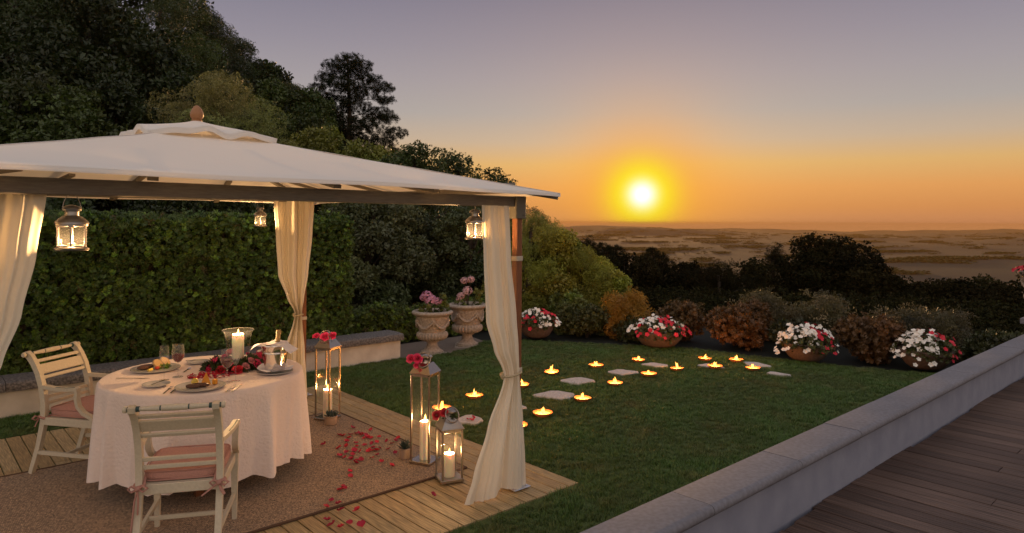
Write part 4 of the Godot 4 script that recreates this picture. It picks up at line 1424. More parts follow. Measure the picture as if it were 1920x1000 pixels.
func make_urns() -> void:
	var prof := [Vector2(0.0, 0.0), Vector2(0.165, 0.0), Vector2(0.165, 0.02), Vector2(0.155, 0.028), Vector2(0.158, 0.04), Vector2(0.12, 0.06), Vector2(0.085, 0.1), Vector2(0.07, 0.14), Vector2(0.075, 0.165), Vector2(0.1, 0.172), Vector2(0.1, 0.185), Vector2(0.16, 0.2), Vector2(0.2, 0.225), Vector2(0.213, 0.262), Vector2(0.205, 0.298), Vector2(0.178, 0.318), Vector2(0.186, 0.328), Vector2(0.196, 0.36), Vector2(0.212, 0.44), Vector2(0.232, 0.5), Vector2(0.236, 0.535), Vector2(0.255, 0.548), Vector2(0.281, 0.56), Vector2(0.29, 0.58), Vector2(0.282, 0.6), Vector2(0.255, 0.61), Vector2(0.24, 0.6), Vector2(0.225, 0.54)]
	var spots := [[Vector3(5.66, -0.012, -7.9), 1.0, "left stone urn with fluted belly and garlands, standing nearer the bench wall"], [Vector3(6.42, -0.012, -8.06), 1.04, "right stone urn with fluted belly, partly behind the near curtain"], [Vector3(11.2, 0.64, -1.93), 1.0, "stone urn on the pier at the far right edge"]]
	var first: Node3D
	for i in 3:
		if i == 0:
			first = thing("stone_urn", spots[0][2], "urn", spots[0][0], 0.4, "carved stone urns")
			var mb := MB.new()
			mb.lathe(prof, 112, Vector3.ZERO, Basis.IDENTITY, 28, 0.19, 0.315, 0.12)
			obj("bowl", mb, M.urn, first)
			var rim := MB.new()                                # egg-and-dart beads round the lip
			for k in 44:
				var a := TAU * k / 44
				rim.lathe([Vector2(0, -0.014), Vector2(0.012, -0.008), Vector2(0.015, 0), Vector2(0.012, 0.008), Vector2(0, 0.014)], 6, Vector3(cos(a) * 0.278, 0.582, sin(a) * 0.278))
			obj("beaded_rim", rim, M.urn, first)
			for k in 5:                                        # garlands hanging between rosettes
				var sw := MB.new()
				var pts := []
				var rr := []
				for q in 15:
					var f := q / 14.0
					var a := TAU * (k + f) / 5
					var y := 0.475 - 0.1 * sin(PI * f)
					pts.append(Vector3(cos(a), 0, sin(a)) * (0.2 + (y - 0.36) * 0.27 + 0.006) + Vector3(0, y, 0))
					rr.append(0.012 + 0.011 * sin(PI * f) + (0.003 if q % 2 else -0.003))
				sw.tube(pts, rr, 7)
				obj("garland", sw, M.urn, first)
				var ro := MB.new()
				var ra := TAU * k / 5
				var rc := Vector3(cos(ra) * 0.234, 0.475, sin(ra) * 0.234)
				ro.lathe([Vector2(0.034, -0.012), Vector2(0.03, 0.008), Vector2(0.018, 0.01), Vector2(0.012, 0.02), Vector2(0, 0.022)], 12, rc, Basis(Vector3.UP, -ra) * Basis(Vector3(0, 0, 1), -PI / 2), 6, -1.0, 1.0, 0.3)
				ro.tube([rc + Vector3(0, -0.02, 0), rc + Vector3(0, -0.07, 0) * 1.0], [0.016, 0.008], 6)
				obj("rosette", ro, M.urn, first)
			var pl := MB.new()
			pl.box(Vector3(0, -0.012, 0), Vector3(0.36, 0.03, 0.36), 0.004)
			obj("plinth", pl, M.urn, first)
			var so := MB.new()
			so.lathe([Vector2(0.001, 0.555), Vector2(0.236, 0.545)], 24)
			obj("soil", so, M.soil, first)
		else:
			dup(first, spots[i][2], spots[i][0], 0.9 * i, spots[i][1])
	# hydrangeas: mop heads of many florets on stems
	var heads := [[[-0.08, 0.26, 0.078], [-0.03, 0.2, 0.085], [-0.13, 0.235, 0.05], [0.08, 0.185, 0.06]], [[-0.1, 0.17, 0.06], [0.0, 0.25, 0.075], [0.05, 0.42, 0.055], [-0.05, 0.4, 0.06], [-0.13, 0.12, 0.045]]]
	var lab := ["pink hydrangea with three full heads growing in the left stone urn", "tall paler pink hydrangea growing in the right stone urn by the curtain"]
	for i in 2:
		rng.seed = 500 + i
		var base: Vector3 = spots[i][0] + Vector3(0, 0.555 * spots[i][1], 0)
		var h := thing("hydrangea", lab[i], "flowering plant", base)
		var sm := MB.new()
		for q in heads[i]:
			var c: Vector3 = Vector3(0.7404, 0, 0.672) * q[0] + Vector3(0, q[1], 0)
			sm.tube([Vector3(q[0] * 0.2, -0.03, 0), Vector3(q[0] * 0.5, q[1] * 0.5, 0), c], [0.006, 0.005, 0.004], 6)
		sm.tube([Vector3(0.03, -0.03, 0), Vector3(0.1, 0.13, 0.08), Vector3(0.15, 0.25, 0.1)], 0.005, 6)
		obj("stems", sm, M.bark, h)
		foliage("leaves", h, [[Vector3(0.11, 0.2, 0.09), Vector3(0.07, 0.08, 0.06)], [Vector3(-0.08, 0.07, -0.05), Vector3(0.08, 0.06, 0.07)], [Vector3(0.13, 0.09, 0.1), Vector3(0.06, 0.06, 0.06)]], 26, "whorl", 0.09, Color(0.14, 0.17, 0.035), M.leaf)
		foliage("low_leaves", h, [[Vector3(0, 0.0, 0), Vector3(0.16, 0.03, 0.16)]], 60, "whorl", 0.06, Color(0.05, 0.08, 0.02), M.leaf)
		for q in heads[i]:
			var c: Vector3 = Vector3(0.7404, 0, 0.672) * q[0] + Vector3(0, q[1], 0)
			var where := []
			var tints := []
			for k in 110:
				var d := Vector3(rng.randfn(), rng.randfn() + 0.25, rng.randfn()).normalized()
				where.append(Transform3D(any_basis(d, 0.25).scaled(Vector3.ONE * q[2] * 0.42), c + d * q[2] * Vector3(1, 0.85, 1) * rng.randf_range(0.85, 1.0)))
			many("flower_head", clump.floret, M.floret_pink if i == 0 else M.floret_pale, where, tints, h)
	rng.seed = 520
	var g := thing("geranium", "red-flowered plant in the urn at the far right edge", "flowering plant", Vector3(11.2, 1.2, -1.93))
	foliage("leaves", g, [[Vector3(0, 0.02, 0), Vector3(0.27, 0.11, 0.27)], [Vector3(-0.22, -0.0, 0.05), Vector3(0.16, 0.07, 0.16)]], 260, "whorl", 0.09, Color(0.05, 0.06, 0.02), M.leaf)
	var wr := []
	for k in 90:
		var a := rng.randf() * TAU
		var f := sqrt(rng.randf())
		wr.append(Transform3D(any_basis(Vector3(cos(a) * f, 0.8, sin(a) * f), 0.3).scaled(Vector3.ONE * 0.06), Vector3(cos(a) * f * 0.4 - 0.05, 0.13 - 0.08 * f * f, sin(a) * f * 0.36)))
	many("red_flowers", clump.floret, M.floret_red, wr, [], g)


# ---------------------------------------------------------------- fire
func flame_shape(h: float, r: float, seed: int, tongues := 1) -> MB:
	rng.seed = seed
	var mb := MB.new()
	for k in tongues:
		var lean := Vector3(rng.randfn() * 0.18, 0, rng.randfn() * 0.18) * h if tongues > 1 else Vector3(0.04, 0, 0.03) * h
		var at := Vector3(rng.randf_range(-1, 1), 0, rng.randf_range(-1, 1)) * r * 1.1 if tongues > 1 else Vector3.ZERO
		var hh := h * (rng.randf_range(0.55, 1.0) if tongues > 1 else 1.0)
		var p := []
		var rr := []
		for i in 9:
			var f := i / 8.0
			p.append(at + lean * f * f + Vector3(0, hh * f, 0))
			rr.append(maxf(0.0006, r * pow(sin(PI * pow(f, 0.62) * 0.985 + 0.02), 0.9) * (1.0 - 0.35 * f)))
		mb.tube(p, rr, 10)
	return mb


func make_fire_path() -> void:
	var spots := [Vector2(3.955, -5.353), Vector2(4.5, -5.524), Vector2(5.204, -5.562), Vector2(5.926, -5.796), Vector2(6.617, -5.688), Vector2(7.325, -5.567), Vector2(8.066, -5.027), Vector2(8.308, -4.704), Vector2(4.13, -4.467), Vector2(4.577, -4.593), Vector2(5.275, -4.712), Vector2(6.06, -4.924), Vector2(6.728, -4.954), Vector2(7.255, -4.913), Vector2(7.687, -4.646), Vector2(8.0, -4.296)]
	var lab := ["burning fire bowl just behind the tall lantern's glass, at the deck's edge", "burning fire bowl on open grass left of the near curtain", "burning fire bowl close to the right side of the brown gazebo post", "burning fire bowl third along the path's far row, right of the post", "burning fire bowl fourth along the path's far row", "burning fire bowl alone at the far row's middle, before the second terracotta bowl", "burning fire bowl next to last at the far end of the left row", "last burning fire bowl of the far row, highest flame at the path's end", "burning fire bowl almost hidden behind the brown gazebo post", "nearest fully visible burning fire bowl, before the square stepping stone", "burning fire bowl at the right corner of the first large stepping stone", "burning fire bowl below the second stepping stone of the open lawn", "burning fire bowl at the right tip of the third stepping stone", "burning fire bowl at the right tip of the slim fourth stepping stone", "burning fire bowl standing on the stone left of the path's end", "burning fire bowl at the path's near end by the far rounded stone"]
	var dish := MB.new()
	dish.lathe([Vector2(0, 0.006), Vector2(0.045, 0.006), Vector2(0.055, 0.01), Vector2(0.083, 0.034), Vector2(0.089, 0.036), Vector2(0.088, 0.03), Vector2(0.06, 0.002), Vector2(0, 0.0)], 28)
	var dm := dish.done()
	var wax := MB.new()
	wax.lathe([Vector2(0.0, 0.023), Vector2(0.068, 0.0225)], 24)
	var wm := wax.done()
	var variants := [flame_shape(0.07, 0.011, 1, 4).done(), flame_shape(0.085, 0.011, 2, 4).done(), flame_shape(0.06, 0.013, 3, 3).done(), flame_shape(0.09, 0.011, 14, 3).done(), flame_shape(0.072, 0.01, 25, 5).done()]
	for i in spots.size():
		var b := thing("fire_bowl", lab[i], "fire bowl", Vector3(spots[i].x, 0.014 if i != 14 else 0.027, spots[i].y), i * 1.3, "burning bowls along the path")
		rng.seed = 2200 + i
		b.rotation = Vector3(rng.randfn() * 0.03, i * 1.3, rng.randfn() * 0.03)
		b.scale = Vector3.ONE * rng.randf_range(0.93, 1.07)
		obj("dish", dm, M.dish, b)
		obj("wax", wm, M.bowl_wax, b)
		obj("flame", variants[i % variants.size()], M.fire, b, Vector3(0, 0.022, 0), Basis(Vector3.UP, i * 2.1).scaled(Vector3(1, rng.randf_range(0.8, 1.25), 1)))
		lamp(b, Vector3(0, 0.05, 0), 0.09, Color(1.0, 0.62, 0.28), 0.015)


# ---------------------------------------------------------------- under the gazebo
func make_rug() -> void:
	var r := thing("woven_rug", "brown and beige woven rug with a dark bound edge on the deck", "rug", Vector3(0, 0.013, 0))
	var p := PackedVector3Array()
	for j in 41:
		for i in 81:
			var x := lerpf(-0.75, 3.17, i / 80.0)
			var z := lerpf(-6.0, -3.99, j / 40.0)
			p.append(Vector3(x, 0.011 + 0.002 * sin(x * 5.0 + z * 3.0) * sin(z * 4.0), z))
	var mb := MB.new()
	mb.grid(p, 80, 40, false)
	obj("weave", mb, M.rug, r)
	for e in [[Vector3(-0.75, 0.007, -3.985), Vector3(3.175, 0.007, -3.985)], [Vector3(-0.75, 0.007, -6.005), Vector3(3.175, 0.007, -6.005)], [Vector3(3.172, 0.007, -6.0), Vector3(3.172, 0.007, -3.99)]]:
		var b := MB.new()
		b.tube([e[0], e[0].lerp(e[1], 0.5), e[1]], 0.009, 8, true, 1.0)
		obj("binding", b, M.rug_edge, r)


const TC := Vector3(1.68, 0, -5.14)
const TR := 0.67
const TH := 0.752
const TK := 1.0233


func make_table() -> void:
	var t := thing("round_table", "round dining table hidden under the cream cloth", "table", TC)
	var top := MB.new()
	top.lathe([Vector2(0.0, 0.744), Vector2(TR - 0.02, 0.744), Vector2(TR - 0.02, 0.722), Vector2(0.0, 0.722)], 48)
	obj("tabletop", top, M.post, t)
	for k in 4:
		var a := TAU * k / 4 + 0.4
		var l := MB.new()
		l.bar([Vector3(cos(a) * 0.42, 0.024, sin(a) * 0.42), Vector3(cos(a) * 0.42, 0.722, sin(a) * 0.42)], 0.05, 0.05)
		obj("leg", l, M.post, t)
	# the cloth: flat on top, over a soft rim, then folds that grow towards the hem
	var f := FastNoiseLite.new()
	f.seed = 31
	f.frequency = 0.7
	var nu := 240
	var rows := []
	for k in 5:
		rows.append([TR * (k + 0.02) / 4.6, TH, 0.0])
	rows.append([TR - 0.02, TH, 0.0])
	rows.append([TR - 0.006, TH - 0.003, 0.0])
	rows.append([TR + 0.002, TH - 0.012, 0.02])
	for k in 22:
		var q := (k + 1) / 22.0
		rows.append([TR + 0.006 + 0.02 * q, TH - 0.02 - 0.575 * q, q])
	var p := PackedVector3Array()
	for r in rows:
		for i in nu + 1:
			var a := TAU * i / nu
			var q: float = r[2]
			var w := f.get_noise_2d(cos(a) * 2.2, sin(a) * 2.2)
			var fold := sin(a * 11.0 + w * 5.0) * 0.5 + 0.5
			fold = pow(fold, 2.2) * (0.5 + 0.9 * absf(f.get_noise_2d(cos(a) * 1.3 + 20.0, sin(a) * 1.3)) * 2.0)
			var amp := 0.085 * pow(q, 0.75)
			var rr: float = r[0] + amp * fold - 0.05 * q + 0.004 * sin(a * 37.0 + w * 9.0) * q
			var y: float = r[1] - 0.018 * q * q * fold + 0.006 * q * sin(a * 23.0)
			if q == 0.0 and r[0] < TR - 0.03:
				y += 0.0015 * f.get_noise_2d(cos(a) * r[0] * 9.0, sin(a) * r[0] * 9.0)
			p.append(Vector3(cos(a) * rr, y, sin(a) * rr))
	var mb := MB.new()
	mb.grid(p, nu, rows.size() - 1)
	tag(obj("tablecloth", mb, M.linen, self, TC), "cream damask tablecloth draped in folds over the round table", "tablecloth")


func make_chair(label: String, at: Vector3, turn: float) -> void:
	var c := thing("armchair", label, "chair", at, turn, "cream painted armchairs")
	var hw := 0.2
	var line := [Vector3(0, 0.0, 0.33), Vector3(0, 0.2, 0.265), Vector3(0, 0.38, 0.225), Vector3(0, 0.5, 0.222), Vector3(0, 0.62, 0.24), Vector3(0, 0.72, 0.272), Vector3(0, 0.79, 0.31), Vector3(0, 0.835, 0.345), Vector3(0, 0.855, 0.372), Vector3(0, 0.85, 0.392)]
	var z_at := func(y: float) -> float:
		for i in line.size() - 2:
			if y <= line[i + 1].y:
				return lerpf(line[i].z, line[i + 1].z, (y - line[i].y) / (line[i + 1].y - line[i].y))
		return 0.36
	for s in [-1.0, 1.0]:
		var p := []
		for q in line:
			p.append(q + Vector3(s * hw, 0, 0))
		var rp := MB.new()
		rp.bar(p, 0.034, [0.03, 0.034, 0.04, 0.042, 0.042, 0.042, 0.042, 0.044, 0.044, 0.03])
		obj("rear_post", rp, M.paint, c)
		var fl := MB.new()
		fl.bar([Vector3(s * 0.215, 0.0, -0.225), Vector3(s * 0.215, 0.41, -0.22)], [0.026, 0.042], [0.026, 0.042])
		obj("front_leg", fl, M.paint, c)
		var arm := MB.new()                                    # arm and its scrolled support
		arm.bar([Vector3(s * 0.2, 0.628, 0.235), Vector3(s * 0.215, 0.622, 0.12), Vector3(s * 0.232, 0.625, 0.0), Vector3(s * 0.24, 0.634, -0.075), Vector3(s * 0.24, 0.63, -0.1)], 0.038, 0.024)
		obj("arm", arm, M.paint, c)
		var sup := MB.new()
		sup.bar([Vector3(s * 0.238, 0.622, -0.09), Vector3(s * 0.236, 0.57, -0.083), Vector3(s * 0.232, 0.51, -0.094), Vector3(s * 0.228, 0.465, -0.135), Vector3(s * 0.225, 0.44, -0.19), Vector3(s * 0.225, 0.415, -0.215)], 0.034, 0.026)
		obj("arm_support", sup, M.paint, c)
		var ln := MB.new()                                     # the painted line on the arm
		ln.bar([Vector3(s * 0.228, 0.6355, 0.1), Vector3(s * 0.24, 0.6385, 0.0), Vector3(s * 0.248, 0.647, -0.075)], 0.006, 0.003)
		obj("painted_line", ln, M.green_paint, c)
		var sr := MB.new()
		sr.box(Vector3(s * 0.209, 0.385, 0.0), Vector3(0.026, 0.055, 0.42), 0.003)
		obj("seat_rail", sr, M.paint, c)
		var st := MB.new()
		st.bar([Vector3(s * 0.205, 0.155, 0.275), Vector3(s * 0.213, 0.155, -0.22)], 0.018, 0.026)
		obj("stretcher", st, M.paint, c)
	for z in [0.222, -0.218]:
		var r2 := MB.new()
		r2.box(Vector3(0, 0.385, z), Vector3(0.392, 0.055, 0.024), 0.003)
		obj("seat_rail", r2, M.paint, c)
	var cs := MB.new()
	cs.box(Vector3(0, 0.155, 0.04), Vector3(0.4, 0.022, 0.018), 0.002)
	obj("stretcher", cs, M.paint, c)
	var sb := MB.new()
	sb.box(Vector3(0, 0.405, 0.0), Vector3(0.39, 0.014, 0.41), 0.003)
	obj("seat_board", sb, M.paint, c)
	for q in [[0.8, 0.024], [0.742, 0.074], [0.685, 0.024], [0.548, 0.022], [0.503, 0.022]]:
		var sl := MB.new()
		var z: float = z_at.call(q[0])
		var lean := 0.5 if q[0] > 0.65 else 0.05
		sl.box(Vector3(0, q[0], z), Vector3(2 * hw - 0.03, q[1], 0.016), 0.003, Basis(Vector3.RIGHT, lean))
		obj("back_slat", sl, M.paint, c)
	var prof := []
	for q in [[-0.245, 0.0], [-0.245, 0.014], [-0.238, 0.018], [-0.228, 0.018], [-0.224, 0.013], [-0.219, 0.013], [-0.215, 0.018], [-0.205, 0.019], [-0.19, 0.014], [-0.165, 0.011], [-0.1, 0.014], [-0.075, 0.0165], [-0.068, 0.011], [-0.06, 0.0165], [0.0, 0.0175], [0.06, 0.0165], [0.068, 0.011], [0.075, 0.0165], [0.1, 0.014], [0.165, 0.011], [0.19, 0.014], [0.205, 0.019], [0.215, 0.018], [0.219, 0.013], [0.224, 0.013], [0.228, 0.018], [0.238, 0.018], [0.245, 0.014], [0.245, 0.0]]:
		prof.append(Vector2(q[1], q[0]))
	var tr := MB.new()
	tr.lathe(prof, 16, Vector3(0, 0.853, 0.366), Basis(Vector3(0, 0, 1), PI / 2))
	var rail := obj("top_rail", tr, M.paint, c)
	for x in [-0.178, -0.068, 0.068, 0.178, -0.2215, 0.2215]:
		var ring := MB.new()
		var rr := 0.0135 if absf(x) < 0.1 or absf(x) > 0.2 else 0.0142
		var w := 0.012 if absf(absf(x) - 0.178) < 0.01 else 0.004
		ring.lathe([Vector2(rr, -w), Vector2(rr + 0.0006, 0), Vector2(rr, w)], 16, Vector3(x, 0.853, 0.366), Basis(Vector3(0, 0, 1), PI / 2))
		obj("painted_ring", ring, M.green_paint, rail)


func make_cushion(label: String, at: Vector3, turn: float) -> void:
	var c := thing("seat_cushion", label, "cushion", at, turn, "pink seat cushions")
	var pts := PackedVector3Array()
	var n := 40
	for j in 21:
		var v := -PI / 2 + PI * j / 20
		for i in n + 1:
			var u := TAU * i / n
			var cx := signf(cos(u)) * pow(absf(cos(u)), 0.28)
			var cz := signf(sin(u)) * pow(absf(sin(u)), 0.28)
			var cv := pow(maxf(cos(v), 0.0), 0.32)
			var sv := signf(sin(v)) * pow(absf(sin(v)), 0.5)
			var soft := 0.006 * sin(cx * 3.0 + 1.0) * cos(cz * 2.5) * cv
			pts.append(Vector3(cx * cv * (0.196 if cz > 0.3 else 0.205), 0.032 * sv + soft, cz * cv * 0.208))
	var mb := MB.new()
	mb.grid(pts, n, 20, true)
	obj("pad", mb, M.cushion, c)
	for y in [0.024, -0.022]:
		var loop := []
		for i in 49:
			var u := TAU * i / 48
			loop.append(Vector3(signf(cos(u)) * pow(absf(cos(u)), 0.28) * 0.2, y, signf(sin(u)) * pow(absf(sin(u)), 0.28) * 0.206))
		var t := MB.new()
		t.tube(loop, 0.0045, 6, false)
		obj("piping", t, M.tie, c)
	for s in [-1.0, 1.0]:
		var b := MB.new()
		var k := Vector3(s * 0.2, -0.042, 0.262)
		b.tube([Vector3(s * 0.18, 0.0, 0.2), Vector3(s * 0.172, -0.03, 0.245), k], 0.008, 6, true, 0.6)
		var band := []                                        # the loop round the post
		for i in 13:
			var a := TAU * i / 12
			band.append(Vector3(s * 0.2 + 0.026 * cos(a), -0.035 + 0.004 * sin(a * 2.0), 0.222 + 0.034 * sin(a)))
		b.tube(band, 0.009, 6, false, 0.8)
		b.tube([k + Vector3(-0.012, -0.006, 0), k + Vector3(0, 0.004, 0.008), k + Vector3(0.012, 0.004, 0)], [0.008, 0.014, 0.008], 7)
		b.tube([k, k + Vector3(0.03, 0.018, 0.01), k + Vector3(0.05, 0.004, 0.012), k + Vector3(0.03, -0.012, 0.01), k], [0.006, 0.011, 0.011, 0.01, 0.006], 6, true, 0.5)
		b.tube([k, k + Vector3(-0.028, 0.02, 0.01), k + Vector3(-0.045, 0.008, 0.012), k + Vector3(-0.028, -0.01, 0.01), k], [0.006, 0.01, 0.01, 0.01, 0.006], 6, true, 0.5)
		if s < 0:
			b.tube([k, k + Vector3(-0.012, -0.06, 0.012), k + Vector3(-0.02, -0.16, 0.02), k + Vector3(-0.035, -0.3, 0.03)], [0.008, 0.009, 0.009, 0.008], 6, true, 0.5)
			b.tube([k, k + Vector3(0.006, -0.06, 0.012), k + Vector3(0.004, -0.13, 0.014)], [0.008, 0.009, 0.008], 6, true, 0.5)
		else:
			b.tube([k, k + Vector3(-0.04, -0.025, 0.012), k + Vector3(-0.085, -0.06, 0.012)], [0.008, 0.009, 0.007], 6, true, 0.5)
			b.tube([k, k + Vector3(0.012, -0.03, 0.012), k + Vector3(0.03, -0.06, 0.012)], [0.008, 0.01, 0.009], 6, true, 0.5)
		obj("tie", b, M.tie, c)


func make_chairs() -> void:
	var y := 0.024
	var t1 := atan2(-0.59, -0.806)
	make_chair("cream armchair at the table's left side, seen from its side", Vector3(1.106, y, -5.81), t1)
	make_cushion("pink cushion on the left armchair", Vector3(1.106, y + 0.445, -5.81), t1)
	var t2 := atan2(-0.467, 0.886)
	make_chair("cream armchair in front of the table, seen from behind", Vector3(1.263, y, -4.13), t2)
	make_cushion("pink cushion with bow ties on the front armchair", Vector3(1.263, y + 0.445, -4.13), t2)


func plate(label: String, x: float, z: float, r: float, group := "") -> void:
	var p := thing("plate", label, "plate", Vector3(x * TK, TH + 0.001, z * TK), 0.0, group)
	var m := MB.new()
	m.lathe([Vector2(0.0, 0.006), Vector2(r * 0.62, 0.006), Vector2(r * 0.7, 0.009), Vector2(r * 0.97, 0.018), Vector2(r, 0.018), Vector2(r * 0.99, 0.014), Vector2(r * 0.65, 0.001), Vector2(0.0, 0.0)], 48)
	obj("dish", m, M.china, p)
	for q in [[0.93, 0.99], [0.76, 0.79]]:
		var b := MB.new()
		b.lathe([Vector2(r * q[0], 0.0095 + 0.009 * (q[0] - 0.7) / 0.27 + 0.0012), Vector2(r * q[1], 0.0095 + 0.009 * (minf(q[1], 0.97) - 0.7) / 0.27 + 0.0012)], 48)
		obj("rim_band", b, M.china_rim, p)


func cutlery(kind: String, label: String, a: Vector3, b: Vector3) -> void:
	a = Vector3(a.x * TK, a.y, a.z * TK)
	b = Vector3(b.x * TK, b.y, b.z * TK)
	var c := thing(kind, label, kind, a)
	var d := (b - a)
	var l := d.length()
	d = d.normalized()
	var s := d.cross(Vector3.UP).normalized()
	var h := MB.new()
	h.bar([Vector3.ZERO, d * l * 0.3, d * l * 0.55], [0.011, 0.009, 0.006], [0.004, 0.004, 0.003], s)
	obj("handle", h, M.silver, c)
	var e := MB.new()
	if kind == "knife":
		e.bar([d * l * 0.55, d * l * 0.75 + s * 0.002, d * l], [0.008, 0.016, 0.004], [0.003, 0.0015, 0.001], s)
		obj("blade", e, M.silver, c)
	else:
		e.bar([d * l * 0.55, d * l * 0.7, d * l * 0.78], [0.006, 0.02, 0.022], [0.003, 0.002, 0.002], s)
		for k in 4:
			e.bar([d * l * 0.77 + s * (k - 1.5) * 0.006, d * l + s * (k - 1.5) * 0.005 + Vector3(0, 0.004, 0)], 0.003, 0.0015, s)
		obj("tines", e, M.silver, c)


func wine_glass(label: String, x: float, z: float, red: bool) -> void:
	var g := thing("wine_glass", label, "wine glass", Vector3(x * TK, TH + 0.001, z * TK), 0.0, "wine glasses on the table")
	var m := MB.new()
	if red:
		m.lathe([Vector2(0.0, 0.003), Vector2(0.034, 0.0012), Vector2(0.034, 0.0), Vector2(0, 0.0)], 28)
		m.lathe([Vector2(0.004, 0.003), Vector2(0.0035, 0.07), Vector2(0.006, 0.088)], 12)
		obj("stem", m, M.ware, g)
		var b := MB.new()
		b.lathe([Vector2(0.004, 0.088), Vector2(0.022, 0.098), Vector2(0.037, 0.122), Vector2(0.04, 0.145), Vector2(0.037, 0.175), Vector2(0.033, 0.205)], 32)
		obj("bowl", b, M.ware, g)
		g.scale = Vector3(1.05, 1.12, 1.05)
		var w := MB.new()
		w.lathe([Vector2(0.0, 0.0895), Vector2(0.02, 0.099), Vector2(0.0355, 0.122), Vector2(0.0385, 0.14), Vector2(0.0, 0.14)], 28)
		obj("wine", w, M.wine, g)
	else:
		m.lathe([Vector2(0.0, 0.003), Vector2(0.031, 0.0012), Vector2(0.031, 0.0), Vector2(0, 0.0)], 28)
		m.lathe([Vector2(0.004, 0.003), Vector2(0.0032, 0.08), Vector2(0.005, 0.1)], 12)
		obj("stem", m, M.ware, g)
		var b := MB.new()
		b.lathe([Vector2(0.004, 0.1), Vector2(0.018, 0.115), Vector2(0.028, 0.142), Vector2(0.029, 0.165), Vector2(0.024, 0.215)], 32)
		obj("bowl", b, M.ware, g)
		g.scale = Vector3(1.05, 1.1, 1.05)


func lump(mb: MB, at: Vector3, r: Vector3, seed: int, b := Basis.IDENTITY) -> void:
	var f := FastNoiseLite.new()
	f.seed = seed
	f.frequency = 1.6
	var p := PackedVector3Array()
	for j in 11:
		var v := -PI / 2 + PI * j / 10
		for i in 17:
			var u := TAU * i / 16
			var d := Vector3(cos(u) * cos(v), sin(v), sin(u) * cos(v))
			p.append(at + b * (d * r * (1.0 + 0.22 * f.get_noise_3dv(d))))
	mb.grid(p, 16, 10, true)


func food(called: String, label: String, at: Vector3, mb: MB, m: Material, cat := "food") -> Node3D:
	var o := thing(called, label, cat, Vector3(at.x * TK, at.y, at.z * TK))
	obj("piece", mb, m, o)
	return o


